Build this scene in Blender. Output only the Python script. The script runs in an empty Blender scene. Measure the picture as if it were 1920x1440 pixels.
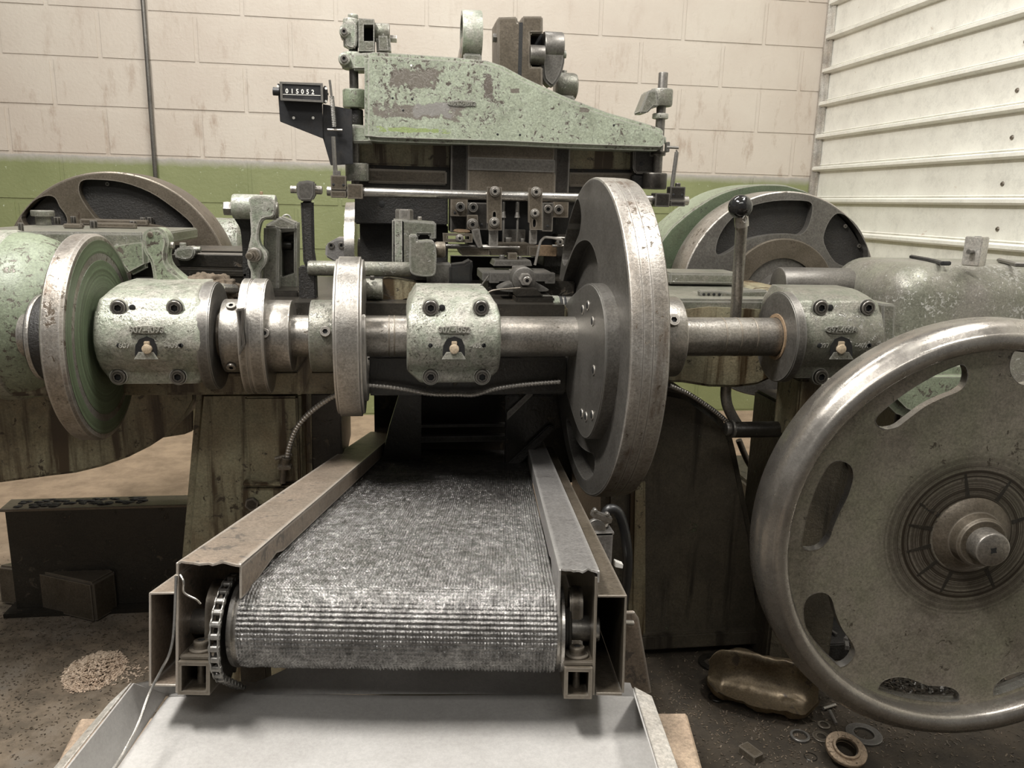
import bpy, bmesh, math, random
import numpy as np
from mathutils import Vector, Matrix
from mathutils.geometry import tessellate_polygon
random.seed(7); rng = np.random.default_rng(7)
PI = math.pi
SC = bpy.context.scene; COL = SC.collection

# ------------------------------------------------------------------ camera
FPX, PITCH, YAW, ROLL, CAMH = 1498.9, .22409, .14234, .02568, 1.0634
_c, _s = math.cos, math.sin
FW = Vector((_s(YAW)*_c(PITCH), _c(YAW)*_c(PITCH), -_s(PITCH)))
_R0 = Vector((_c(YAW), -_s(YAW), 0)); _U0 = _R0.cross(FW)
RT = _c(ROLL)*_R0 + _s(ROLL)*_U0; UP = -_s(ROLL)*_R0 + _c(ROLL)*_U0
CAM = Vector((0, 0, CAMH))
cam = bpy.data.objects.new('camera', bpy.data.cameras.new('camera')); COL.objects.link(cam)
cam.matrix_world = Matrix(((RT.x, UP.x, -FW.x, CAM.x), (RT.y, UP.y, -FW.y, CAM.y), (RT.z, UP.z, -FW.z, CAM.z), (0, 0, 0, 1)))
cam.data.sensor_width = 36; cam.data.lens = 36*FPX/1920; cam.data.clip_start = .02
SC.camera = cam

# ------------------------------------------------------------------ light, world, exposure
w = bpy.data.worlds.new('hall'); SC.world = w; w.use_nodes = True
w.node_tree.nodes['Background'].inputs[0].default_value = (1, .98, .95, 1)
w.node_tree.nodes['Background'].inputs[1].default_value = .13

def area(name, loc, target, sx, sy, power, col=(1, .975, .935)):
    l = bpy.data.lights.new(name, 'AREA'); l.shape = 'RECTANGLE'; l.size = sx; l.size_y = sy; l.energy = power; l.color = col
    o = bpy.data.objects.new(name, l); COL.objects.link(o); o.location = loc
    o.rotation_euler = (Vector(target)-Vector(loc)).to_track_quat('-Z', 'Y').to_euler(); return o
area('ceiling_strip_rear', (-.3, 2.85, 3.7), (-.3, 3.1, 0), 1.8, .25, 40)
area('ceiling_strip_front', (-1.05, .75, 3.4), (0, 1.1, .4), 1.0, .3, 125)
area('ceiling_strip_right', (1.5, 1.0, 3.6), (.3, 1.6, .6), 1.2, .3, 62)
area('ceiling_strip_behind', (-.4, -1.4, 3.6), (0, 1.8, .8), 2.6, .5, 36)
area('ribbed_wall_fill', (1.7, 2.1, 3.6), (2.09, 2.3, 1.0), .2, 1.6, 14)  # added fill lamp: brightens the ribbed wall and shades under its ribs
SC.view_settings.view_transform = 'Standard'; SC.view_settings.look = 'None'
SC.view_settings.exposure = .3; SC.view_settings.gamma = 1; SC.view_settings.use_curve_mapping = False
SC.cycles.max_bounces = 6

# ------------------------------------------------------------------ real positions from the surveyed camera
def ray(x, y): return FW + RT*((x-960)/FPX) - UP*((y-720)/FPX)
def at(x, y, Y):
    d = ray(x, y); return CAM + d*(Y/d.y)
def atX(x, y, X):
    d = ray(x, y); return CAM + d*(X/d.x)
def atZ(x, y, Z=0):
    d = ray(x, y); return CAM + d*((Z-CAMH)/d.z)
def mpp(x, y, Y): return (at(x, y, Y)-CAM).dot(FW)/FPX

# ------------------------------------------------------------------ materials
def mk(name, c, c2=None, chip=None, amt=.6, sc=45, rough=.5, met=0., cmet=.5, crough=.42, bump=.25, bsc=260,
       streak=None, samt=.55, edge=None, fine=0, soft=.03, patches=None, ring=None, msc=7, grime=.55, speck=.34):
    m = bpy.data.materials.new(name); m.use_nodes = True; nt = m.node_tree; N = nt.nodes; L = nt.links
    b = N['Principled BSDF']; geo = N.new('ShaderNodeNewGeometry')
    off = N.new('ShaderNodeVectorMath'); off.operation = 'ADD'; L.new(geo.outputs['Position'], off.inputs[0]); off.inputs[1].default_value = (3.713, 5.391, 2.177)
    def noise(scale, detail=5, rg=.6, vec=None, dist=0):
        n = N.new('ShaderNodeTexNoise'); n.inputs['Scale'].default_value = scale; n.inputs['Detail'].default_value = detail
        n.inputs['Roughness'].default_value = rg; n.inputs['Distortion'].default_value = dist
        L.new(vec or off.outputs[0], n.inputs['Vector']); return n.outputs[0]
    def ramp(f, a, z):
        r = N.new('ShaderNodeMapRange'); r.inputs[1].default_value = a; r.inputs[2].default_value = z; L.new(f, r.inputs[0]); return r.outputs[0]
    def mix(f, a, z):
        x = N.new('ShaderNodeMix'); x.data_type = 'RGBA'
        if isinstance(f, float): x.inputs[0].default_value = f
        else: L.new(f, x.inputs[0])
        for s, v in ((6, a), (7, z)):
            if isinstance(v, tuple): x.inputs[s].default_value = (*v, 1)
            else: L.new(v, x.inputs[s])
        return x.outputs[2]
    def fmix(f, a, z):
        x = N.new('ShaderNodeMix'); x.data_type = 'FLOAT'; L.new(f, x.inputs[0])
        for s, v in ((2, a), (3, z)):
            if isinstance(v, (int, float)): x.inputs[s].default_value = v
            else: L.new(v, x.inputs[s])
        return x.outputs[0]
    def math_(op, a, z=0.):
        x = N.new('ShaderNodeMath'); x.operation = op; x.use_clamp = True
        for i, v in enumerate((a, z)):
            if isinstance(v, (int, float)): x.inputs[i].default_value = v
            else: L.new(v, x.inputs[i])
        return x.outputs[0]
    c2 = c2 or tuple(v*.72 for v in c)
    col = mix(ramp(noise(msc, 6, .65), .38, .62), c, c2)
    if fine: col = mix(math_('MULTIPLY', ramp(noise(420, 2), .45, .65), fine), col, tuple(v*.35 for v in c))
    rg = None; mt = None; hgt = noise(bsc, 4, .7)
    if grime:
        gf = math_('MULTIPLY', ramp(math_('ADD', math_('MULTIPLY', noise(13, 7, .7), .55), math_('MULTIPLY', noise(70, 6, .75, None, .8), .45)), .49, .64), grime)
        col = mix(gf, col, tuple(v*.30+w_*.6 for v, w_ in zip(c, (.030, .022, .013))))
    if speck:
        vm = N.new('ShaderNodeVectorMath'); vm.operation = 'SCALE'; L.new(col, vm.inputs[0])
        mr = N.new('ShaderNodeMapRange'); mr.clamp = False; L.new(noise(230, 7, .8), mr.inputs[0]); mr.inputs[1].default_value = .35; mr.inputs[2].default_value = .65; mr.inputs[3].default_value = 1-speck; mr.inputs[4].default_value = 1+speck
        L.new(mr.outputs[0], vm.inputs['Scale']); col = vm.outputs[0]
    if streak:
        mp = N.new('ShaderNodeMapping'); mp.inputs['Scale'].default_value = (22, 22, 1.6); L.new(geo.outputs['Position'], mp.inputs[0])
        col = mix(ramp(noise(1, 5, .6, mp.outputs[0], .3), samt, samt+.1), col, streak)
    R_ = rough; M_ = met
    if chip:
        big = noise(9, 4, .6); f = noise(sc, 9, .72, None, .6)
        tot = math_('ADD', math_('MULTIPLY', f, .72), math_('MULTIPLY', big, .28))
        k = ramp(tot, amt, amt+soft)
        col = mix(k, col, chip); R_ = fmix(k, rough, crough); M_ = fmix(k, met, cmet)
        hh = N.new('ShaderNodeMath'); hh.operation = 'SUBTRACT'; L.new(hgt, hh.inputs[0]); L.new(k, hh.inputs[1]); hgt = hh.outputs[0]
    if edge:
        bv = N.new('ShaderNodeBevel'); bv.samples = 3; bv.inputs[0].default_value = .005
        dp = N.new('ShaderNodeVectorMath'); dp.operation = 'DOT_PRODUCT'; L.new(bv.outputs[0], dp.inputs[0]); L.new(geo.outputs['Normal'], dp.inputs[1])
        e = math_('SUBTRACT', 1., dp.outputs['Value']); e = math_('ADD', e, math_('MULTIPLY', math_('SUBTRACT', noise(60, 6, .7), .5), .10))
        e = ramp(e, .03, .10); col = mix(e, col, edge)
        R_ = fmix(e, R_, .4) if isinstance(R_, (int, float)) or True else R_
    if patches:      # bare patches rubbed off at fixed places: (x, z, half width, half height, colour)
        sp = N.new('ShaderNodeSeparateXYZ'); L.new(geo.outputs['Position'], sp.inputs[0])
        nz = noise(55, 7, .7); nb = noise(16, 5, .7)
        for (px, pz, hw, hh_, pc) in patches:
            def ax(o, cc, h):
                a = N.new('ShaderNodeMath'); a.operation = 'SUBTRACT'; L.new(o, a.inputs[0]); a.inputs[1].default_value = cc
                a2 = N.new('ShaderNodeMath'); a2.operation = 'ABSOLUTE'; L.new(a.outputs[0], a2.inputs[0])
                a3 = N.new('ShaderNodeMath'); a3.operation = 'DIVIDE'; L.new(a2.outputs[0], a3.inputs[0]); a3.inputs[1].default_value = h
                return a3.outputs[0]
            mx = N.new('ShaderNodeMath'); mx.operation = 'MAXIMUM'; L.new(ax(sp.outputs[0], px, hw), mx.inputs[0]); L.new(ax(sp.outputs[2], pz, hh_), mx.inputs[1])
            s_ = N.new('ShaderNodeMath'); s_.operation = 'ADD'; L.new(nz, s_.inputs[0]); L.new(nb, s_.inputs[1])
            s2 = N.new('ShaderNodeMath'); s2.operation = 'MULTIPLY_ADD'; L.new(s_.outputs[0], s2.inputs[0]); s2.inputs[1].default_value = 1.9; L.new(mx.outputs[0], s2.inputs[2])
            col = mix(ramp(s2.outputs[0], 2.78, 2.70), col, pc)
    if ring:         # concentric machining and oil rings round an axis: (x, z, r0, r1, colour, direction)
        cx, cz, r0, r1, rc, axis = ring
        sp = N.new('ShaderNodeVectorMath'); sp.operation = 'SUBTRACT'; L.new(geo.outputs['Position'], sp.inputs[0])
        sp.inputs[1].default_value = (cx, 0, cz) if axis == 'Y' else (0, cx, cz)
        sv = N.new('ShaderNodeVectorMath'); sv.operation = 'MULTIPLY'; L.new(sp.outputs[0], sv.inputs[0]); sv.inputs[1].default_value = (1, 0, 1) if axis == 'Y' else (0, 1, 1)
        ln = N.new('ShaderNodeVectorMath'); ln.operation = 'LENGTH'; L.new(sv.outputs[0], ln.inputs[0])
        rr = math_('ADD', ln.outputs['Value'], math_('MULTIPLY', math_('SUBTRACT', noise(8, 5), .5), .05))
        a_ = math_('MULTIPLY', ramp(rr, r0*.55, r0), ramp(rr, r1*1.35, r1))
        cmb = N.new('ShaderNodeCombineXYZ'); L.new(ln.outputs['Value'], cmb.inputs[0])
        wv = noise(160, 3, .6, cmb.outputs[0])
        a_ = math_('MULTIPLY', a_, ramp(wv, .3, .55)); col = mix(a_, col, rc)
    bp = N.new('ShaderNodeBump'); bp.inputs['Strength'].default_value = bump; bp.inputs['Distance'].default_value = .002
    L.new(hgt, bp.inputs['Height']); L.new(bp.outputs[0], b.inputs['Normal'])
    L.new(col, b.inputs['Base Color'])
    if isinstance(R_, (int, float)):
        R_ = fmix(ramp(noise(30, 5), .35, .65), rough*.85, min(1, rough*1.2))
    L.new(R_, b.inputs['Roughness'])
    if isinstance(M_, (int, float)): b.inputs['Metallic'].default_value = M_
    else: L.new(M_, b.inputs['Metallic'])
    return m
DB = (.085, .072, .058)
M = {}
M['green'] = mk('worn_green_paint', (.20, .23, .16), (.155, .18, .12), DB, .555, 75, .42, 0, .3, .4, .35, 200, edge=(.36, .34, .30))
M['greenlite'] = mk('chipped_pale_green_paint', (.225, .25, .19), (.32, .31, .272), DB, .56, 130, .34, .15, .4, .35, .6, 150, msc=38, edge=(.42, .40, .36))
M['greenoil'] = mk('oily_green_paint', (.245, .23, .15), (.19, .155, .095), (.045, .034, .022), .575, 45, .36, 0, .1, .3, .35, 150, streak=(.05, .032, .015), samt=.475)
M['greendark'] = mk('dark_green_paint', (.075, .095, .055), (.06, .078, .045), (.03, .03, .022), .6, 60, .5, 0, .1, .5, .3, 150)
M['greygreen'] = mk('grey_green_bare_casting', (.19, .18, .15), (.15, .155, .12), (.38, .37, .34), .575, 110, .38, .35, .7, .32, .7, 110, msc=30, edge=(.34, .33, .30))
M['capgreen'] = mk('rubbed_bearing_paint', (.245, .262, .205), (.34, .325, .28), (.12, .105, .08), .57, 210, .33, .2, .5, .3, .8, 120, msc=30, soft=.05, grime=.85, edge=(.40, .38, .34))
M['steel'] = mk('worn_steel', (.34, .32, .288), (.22, .20, .172), (.07, .055, .04), .60, 60, .32, .75, .5, .5, .25, 200, edge=(.5, .47, .43))
M['bright'] = mk('bright_steel', (.46, .44, .41), (.34, .32, .29), None, grime=.3, speck=.18, rough=.28, met=.9, bump=.12, bsc=300)
M['rim'] = mk('rust_stained_rim', (.37, .345, .31), (.25, .22, .185), (.075, .055, .036), .575, 70, .36, .7, .3, .6, .3, 180, streak=(.17, .13, .10), samt=.6, edge=(.52, .49, .45))
M['iron'] = mk('machined_iron', (.16, .15, .135), (.12, .112, .10), None, rough=.4, met=.6, bump=.15, bsc=240, edge=(.24, .23, .21))
M['castdark'] = mk('black_casting', (.024, .022, .02), (.016, .015, .013), None, rough=.5, met=.2, bump=.9, bsc=220)
M['brownst'] = mk('brown_oiled_steel', (.13, .108, .082), (.085, .07, .05), (.045, .032, .02), .58, 34, .4, .45, .2, .5, .25, 160, edge=(.26, .23, .19))
M['oilblack'] = mk('oily_black_iron', (.032, .028, .022), (.020, .018, .015), (.07, .055, .038), .58, 30, .33, .3, .2, .4, .4, 120)
M['pedoil'] = mk('oil_caked_casting', (.085, .072, .05), (.052, .044, .032), (.12, .13, .08), .61, 34, .45, 0, 0, .4, .9, 90, streak=(.025, .02, .014), samt=.54)
M['rust'] = mk('rust_dusted_sheet', (.235, .185, .14), (.19, .155, .12), (.10, .085, .07), .56, 38, .5, .35, .3, .5, .2, 160, edge=(.45, .41, .36))
M['sheet'] = mk('bare_sheet_steel', (.36, .345, .33), (.30, .285, .27), (.22, .2, .18), .6, 30, .38, .75, .7, .4, .12, 260, edge=(.6, .58, .55))
M['pan'] = mk('scuffed_pan_sheet', (.42, .405, .385), (.36, .345, .325), (.52, .49, .45), .64, 160, .42, .2, .3, .5, .2, 500, grime=.12, speck=.10)
M['galv'] = mk('galvanised_sheet', (.55, .53, .49), (.42, .38, .33), (.25, .21, .17), .62, 40, .4, .6, .3, .5, .2, 200)
M['black'] = mk('black_plate', (.018, .018, .019), (.013, .013, .014), None, rough=.4, bump=.05)
M['blackmid'] = mk('dark_oxide_screw', (.055, .05, .045), (.04, .036, .03), None, rough=.35, met=.7, bump=.1, edge=(.3, .28, .25))
M['dullsteel'] = mk('dull_screw_steel', (.21, .195, .17), (.15, .135, .115), None, rough=.38, met=.7, bump=.15, edge=(.42, .39, .35))
M['hole'] = mk('dark_recess', (.008, .008, .008), None, grime=0, speck=0, rough=.6)
M['white'] = mk('white_print', (.75, .73, .68), (.7, .68, .63), grime=0, speck=0, rough=.5, bump=.0)
M['brass'] = mk('brass_fitting', (.62, .50, .36), (.5, .4, .28), rough=.4, met=.3, bump=.1)
M['tan'] = mk('rust_tan_block', (.30, .21, .13), (.22, .15, .09), DB, .6, 50, .55, .2, .2, .5, .3, 160)
M['wood'] = mk('tan_board', (.30, .225, .155), (.25, .18, .125), (.22, .15, .1), .63, 20, .65, 0, 0, .7, .3, 90)
M['rag'] = mk('oily_rag', (.10, .075, .05), (.06, .045, .03), rough=.9, bump=.6, bsc=150)
M['rubber'] = mk('black_rubber', (.012, .012, .012), None, rough=.35, bump=.1)
M['belt'] = mk('dark_wire_mesh', (.25, .243, .232), (.12, .116, .11), (.05, .047, .042), .63, 140, .27, .95, .8, .5, .5, 500, msc=60, speck=.45)
M['wheelweb'] = mk('grey_painted_web', (.255, .225, .185), (.215, .205, .15), (.06, .05, .036), .585, 60, .34, .3, .2, .35, .15, 200, ring=(.976, .519, .07, .125, (.028, .021, .014), 'Y'))
M['wheelrim'] = mk('polished_wheel_rim', (.37, .345, .31), (.28, .255, .225), None, speck=.15, grime=.25, rough=.27, met=.85, bump=.1, bsc=260)
M['discgreen'] = mk('green_disc_face', (.17, .225, .135), (.135, .18, .105), (.06, .07, .04), .60, 34, .4, 0, .1, .4, .15, 200, ring=(1.5, .811, .07, .20, (.07, .085, .05), 'X'))
M['scoop'] = mk('yellowed_tin', (.30, .235, .145), (.20, .155, .10), (.10, .08, .06), .58, 18, .35, .55, .4, .35, .12, 160)
M['hopper'] = mk('rubbed_grey_green_housing', (.215, .20, .175), (.18, .18, .14), (.42, .41, .38), .56, 120, .36, .3, .6, .35, .5, 110)
M['panelw'] = None

def wall_paint():
    m = bpy.data.materials.new('two_tone_block_paint'); m.use_nodes = True; nt = m.node_tree; N = nt.nodes; L = nt.links; b = N['Principled BSDF']
    g = N.new('ShaderNodeNewGeometry'); sp = N.new('ShaderNodeSeparateXYZ'); L.new(g.outputs['Position'], sp.inputs[0])
    def noise(s, d=5, r=.6, vec=None):
        n = N.new('ShaderNodeTexNoise'); n.inputs['Scale'].default_value = s; n.inputs['Detail'].default_value = d; n.inputs['Roughness'].default_value = r
        L.new(vec or g.outputs['Position'], n.inputs['Vector']); return n.outputs[0]
    def rmp(f, a, z):
        r = N.new('ShaderNodeMapRange'); r.inputs[1].default_value = a; r.inputs[2].default_value = z; L.new(f, r.inputs[0]); return r.outputs[0]
    def mix(f, a, z):
        x = N.new('ShaderNodeMix'); x.data_type = 'RGBA'; L.new(f, x.inputs[0])
        for s, v in ((6, a), (7, z)):
            if isinstance(v, tuple): x.inputs[s].default_value = (*v, 1)
            else: L.new(v, x.inputs[s])
        return x.outputs[2]
    cream = mix(rmp(noise(1.8, 5), .35, .65), (.485, .44, .375), (.43, .375, .315))
    mp = N.new('ShaderNodeMapping'); mp.inputs['Scale'].default_value = (9, 9, 3); L.new(g.outputs['Position'], mp.inputs[0])
    st = N.new('ShaderNodeMath'); st.operation = 'MULTIPLY'; L.new(rmp(noise(1.6, 7, .72, mp.outputs[0]), .54, .72), st.inputs[0])
    L.new(rmp(sp.outputs[2], 2.15, 1.2), st.inputs[1])
    cream = mix(st.outputs[0], cream, (.27, .20, .145))
    green = mix(rmp(noise(5, 6), .35, .65), (.20, .22, .10), (.17, .19, .082))
    green = mix(rmp(noise(60, 5, .7), .66, .70), green, (.42, .46, .33))
    zz = N.new('ShaderNodeMath'); zz.operation = 'MULTIPLY_ADD'; L.new(noise(30, 4), zz.inputs[0]); zz.inputs[1].default_value = .022; L.new(sp.outputs[2], zz.inputs[2])
    band = mix(rmp(zz.outputs[0], 1.19, 1.225), green, (.33, .31, .28))
    L.new(mix(rmp(zz.outputs[0], 1.224, 1.232), band, cream), b.inputs['Base Color'])
    b.inputs['Roughness'].default_value = .55
    bp = N.new('ShaderNodeBump'); bp.inputs['Strength'].default_value = .5; bp.inputs['Distance'].default_value = .003; L.new(noise(70, 6, .6), bp.inputs['Height']); L.new(bp.outputs[0], b.inputs['Normal'])
    return m
M['wall'] = wall_paint()
def floor_mat():
    m = bpy.data.materials.new('grimy_concrete'); m.use_nodes = True; nt = m.node_tree; N = nt.nodes; L = nt.links; b = N['Principled BSDF']
    g = N.new('ShaderNodeNewGeometry'); sp = N.new('ShaderNodeSeparateXYZ'); L.new(g.outputs['Position'], sp.inputs[0])
    def noise(s, d=5, r=.6):
        n = N.new('ShaderNodeTexNoise'); n.inputs['Scale'].default_value = s; n.inputs['Detail'].default_value = d; n.inputs['Roughness'].default_value = r
        L.new(g.outputs['Position'], n.inputs['Vector']); return n.outputs[0]
    def rmp(f, a, z):
        r = N.new('ShaderNodeMapRange'); r.inputs[1].default_value = a; r.inputs[2].default_value = z; L.new(f, r.inputs[0]); return r.outputs[0]
    def mix(f, a, z):
        x = N.new('ShaderNodeMix'); x.data_type = 'RGBA'; L.new(f, x.inputs[0])
        for s, v in ((6, a), (7, z)):
            if isinstance(v, tuple): x.inputs[s].default_value = (*v, 1)
            else: L.new(v, x.inputs[s])
        return x.outputs[2]
    tan = mix(rmp(noise(9, 7, .7), .4, .62), (.50, .365, .25), (.34, .245, .165))
    dark = mix(rmp(noise(12, 8, .7), .42, .62), (.20, .16, .115), (.40, .31, .22))
    dark = mix(rmp(noise(3, 6, .7), .5, .65), dark, (.25, .225, .19))
    sx = N.new('ShaderNodeMath'); sx.operation = 'MULTIPLY_ADD'; L.new(noise(3, 6, .65), sx.inputs[0]); sx.inputs[1].default_value = .9; L.new(sp.outputs[0], sx.inputs[2])
    dark = mix(rmp(sx.outputs[0], .35, .95), dark, mix(rmp(noise(14, 8, .7), .4, .65), (.06, .048, .034), (.11, .085, .058)))
    s = N.new('ShaderNodeMath'); s.operation = 'MULTIPLY_ADD'; L.new(noise(2.2, 7, .65), s.inputs[0]); s.inputs[1].default_value = 1.6; L.new(sp.outputs[1], s.inputs[2])
    L.new(mix(rmp(s.outputs[0], 2.95, 3.5), dark, tan), b.inputs['Base Color'])
    b.inputs['Roughness'].default_value = .7
    bp = N.new('ShaderNodeBump'); bp.inputs['Strength'].default_value = .9; bp.inputs['Distance'].default_value = .012; L.new(noise(60, 10, .85), bp.inputs['Height']); L.new(bp.outputs[0], b.inputs['Normal'])
    return m
M['floor'] = floor_mat()
M['panelw'] = mk('white_ribbed_sheet', (.80, .79, .72), (.73, .715, .65), (.50, .42, .34), .62, 26, .4, .1, 0, .5, .06, 60, soft=.05, grime=.25, speck=.06)

# ------------------------------------------------------------------ mesh builders
XZ = (Vector((0, 0, 0)), Vector((1, 0, 0)), Vector((0, 0, 1)), Vector((0, 1, 0)))      # a = x, b = z, depth = y
YZ = (Vector((0, 0, 0)), Vector((0, 1, 0)), Vector((0, 0, 1)), Vector((1, 0, 0)))      # a = y, b = z, depth = x
XY = (Vector((0, 0, 0)), Vector((1, 0, 0)), Vector((0, 1, 0)), Vector((0, 0, 1)))      # a = x, b = y, depth = z
def fr(F, a, b, c): return F[0]+F[1]*a+F[2]*b+F[3]*c
def smooth(pts, n=4, closed=True):
    out = []; k = len(pts)
    rngi = range(k) if closed else range(k-1)
    for i in rngi:
        g = lambda j: Vector(pts[j % k] if closed else pts[max(0, min(k-1, j))])
        p0, p1, p2, p3 = g(i-1), g(i), g(i+1), g(i+2)
        for t in range(n):
            t /= n
            out.append(tuple(.5*((2*p1)+(p2-p0)*t+(2*p0-5*p1+4*p2-p3)*t*t+(3*p1-p0-3*p2+p3)*t**3)))
    if not closed: out.append(tuple(pts[-1]))
    return out
def chaikin(p, n=2):
    for _ in range(n):
        q = []
        for i in range(len(p)):
            a, b = p[i], p[(i+1) % len(p)]
            q += [(a[0]*.75+b[0]*.25, a[1]*.75+b[1]*.25), (a[0]*.25+b[0]*.75, a[1]*.25+b[1]*.75)]
        p = q
    return p
def circ(a, b, r, n=64, r2=None): return [(a+r*math.cos(2*PI*i/n), b+(r2 or r)*math.sin(2*PI*i/n)) for i in range(n)]
def sector(a, b, r0, r1, t0, t1, n=7):
    t0, t1 = math.radians(t0), math.radians(t1)
    o = [(a+r1*math.cos(t0+(t1-t0)*i/n), b+r1*math.sin(t0+(t1-t0)*i/n)) for i in range(n+1)]
    o += [(a+r0*math.cos(t1-(t1-t0)*i/n), b+r0*math.sin(t1-(t1-t0)*i/n)) for i in range(n+1)]
    return chaikin(o, 2)
class MB:
    def __init__(s): s.bm = bmesh.new()
    def _merge(s, b):
        me = bpy.data.meshes.new('t'); b.to_mesh(me); b.free(); s.bm.from_mesh(me); bpy.data.meshes.remove(me)
    def prism(s, poly, c0, c1, F=XZ, bev=.0015, holes=(), seg=2, scale1=1.0):
        b = bmesh.new()
        if not holes:
            ca = sum(p[0] for p in poly)/len(poly); cb = sum(p[1] for p in poly)/len(poly)
            v0 = [b.verts.new(fr(F, *p, c0)) for p in poly]
            v1 = [b.verts.new(fr(F, ca+(p[0]-ca)*scale1, cb+(p[1]-cb)*scale1, c1)) for p in poly]
            b.faces.new(v0); b.faces.new(v1[::-1]); n = len(poly)
            for i in range(n): b.faces.new((v0[i], v1[i], v1[(i+1) % n], v0[(i+1) % n]))
            bmesh.ops.recalc_face_normals(b, faces=b.faces)
            if bev:
                es = [e for e in b.edges if len(e.link_faces) == 2 and e.calc_face_angle(0) > .5]
                if es: bmesh.ops.bevel(b, geom=es, offset=bev, segments=seg, affect='EDGES', clamp_overlap=True)
        else:
            loops = [poly]+list(holes); tri = tessellate_polygon([[Vector((p[0], p[1], 0)) for p in l] for l in loops])
            flat = [p for l in loops for p in l]
            v0 = [b.verts.new(fr(F, *p, c0)) for p in flat]; v1 = [b.verts.new(fr(F, *p, c1)) for p in flat]
            for t in tri:
                try: b.faces.new([v0[i] for i in t]); b.faces.new([v1[i] for i in t][::-1])
                except ValueError: pass
            k = 0
            for l in loops:
                n = len(l)
                for i in range(n):
                    try: b.faces.new((v0[k+i], v1[k+i], v1[k+(i+1) % n], v0[k+(i+1) % n]))
                    except ValueError: pass
                k += n
            bmesh.ops.recalc_face_normals(b, faces=b.faces)
        s._merge(b); return s
    def lathe(s, prof, a, b_, F=XZ, n=48, cap=True):
        b = bmesh.new(); rings = []
        for c, r in prof:
            if r < 1e-5: rings.append([b.verts.new(fr(F, a, b_, c))])
            else: rings.append([b.verts.new(fr(F, a+r*math.cos(2*PI*i/n), b_+r*math.sin(2*PI*i/n), c)) for i in range(n)])
        for q, r in zip(rings, rings[1:]):
            for i in range(n):
                j = (i+1) % n
                if len(q) == 1: b.faces.new((q[0], r[i], r[j]))
                elif len(r) == 1: b.faces.new((q[i], r[0], q[j]))
                else: b.faces.new((q[i], r[i], r[j], q[j]))
        if cap:
            for r in (rings[0], rings[-1]):
                if len(r) > 2: b.faces.new(r)
        bmesh.ops.recalc_face_normals(b, faces=b.faces); s._merge(b); return s
    def cyl(s, a, b_, r, c0, c1, F=XZ, n=40, ch=.0015):
        ch = min(ch, r*.3, abs(c1-c0)*.3); g = 1 if c1 > c0 else -1
        return s.lathe([(c0, r-ch), (c0+g*ch*.3, r-ch*.3), (c0+g*ch, r), (c1-g*ch, r), (c1-g*ch*.3, r-ch*.3), (c1, r-ch)], a, b_, F, n)
    def box(s, x0, x1, y0, y1, z0, z1, bev=.0015, F=None, seg=2):
        return s.prism([(x0, z0), (x1, z0), (x1, z1), (x0, z1)], y0, y1, F or XZ, bev, seg=seg)
    # from places in the survey
    def pb(s, x0, y0, x1, y1, Y, dep, bev=.0015, seg=2):
        xm, ym = (x0+x1)/2, (y0+y1)/2
        return s.box(at(x0, ym, Y).x, at(x1, ym, Y).x, Y, Y+dep, at(xm, y1, Y).z, at(xm, y0, Y).z, bev, seg=seg)
    def pl(s, pts, Y, dep, bev=.0015, holes=(), seg=2):
        f = lambda P: [(at(x, y, Y).x, at(x, y, Y).z) for x, y in P]
        return s.prism(f(pts), Y, Y+dep, XZ, bev, [f(h) for h in holes], seg)
    def cx(s, x0, x1, y, rp, Y, ch=.003, n=48):           # cylinder along x
        xm = (x0+x1)/2; c = at(xm, y, Y); return s.cyl(Y, c.z, rp*mpp(xm, y, Y), at(x0, y, Y-.5*rp*mpp(xm, y, Y)).x, at(x1, y, Y-.5*rp*mpp(xm, y, Y)).x, YZ, n, ch)
    def cy(s, x, y, rp, Y, dep, ch=.001, n=32):           # cylinder along y, front face at Y
        c = at(x, y, Y); return s.cyl(c.x, c.z, rp*mpp(x, y, Y), Y, Y+dep, XZ, n, ch)
    def cz(s, x, y0, y1, rp, Y, ch=.0015, n=36):          # upright cylinder
        ym = (y0+y1)/2; c = at(x, ym, Y); return s.cyl(c.x, Y, rp*mpp(x, ym, Y), at(x, y1, Y).z, at(x, y0, Y).z, XY, n, ch)
    def tube(s, pts, r, n=10, sm=4):
        pts = [Vector(p) for p in (smooth(pts, sm, False) if sm > 1 else pts)]; b = bmesh.new(); prev = None; rr = None
        up = Vector((0, 0, 1))
        for i, p in enumerate(pts):
            t = (pts[min(i+1, len(pts)-1)]-pts[max(i-1, 0)]).normalized()
            u = (up - t*up.dot(t))
            if u.length < .05: u = Vector((1, 0, 0)) - t*t.x
            u.normalize(); up = u; v = t.cross(u); ra = r(i/(len(pts)-1)) if callable(r) else r
            ring = [b.verts.new(p+(u*math.cos(2*PI*k/n)+v*math.sin(2*PI*k/n))*ra) for k in range(n)]
            if prev:
                for k in range(n): b.faces.new((prev[k], ring[k], ring[(k+1) % n], prev[(k+1) % n]))
            else: b.faces.new(ring[::-1])
            prev = ring
        b.faces.new(prev); bmesh.ops.recalc_face_normals(b, faces=b.faces); s._merge(b); return s
    def ptube(s, pts, rp, sm=4, n=10):                    # (px, py, Y)
        P = [tuple(at(*q)) for q in pts]; m_ = mpp(*pts[len(pts)//2]); return s.tube(P, rp*m_, n, sm)
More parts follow.
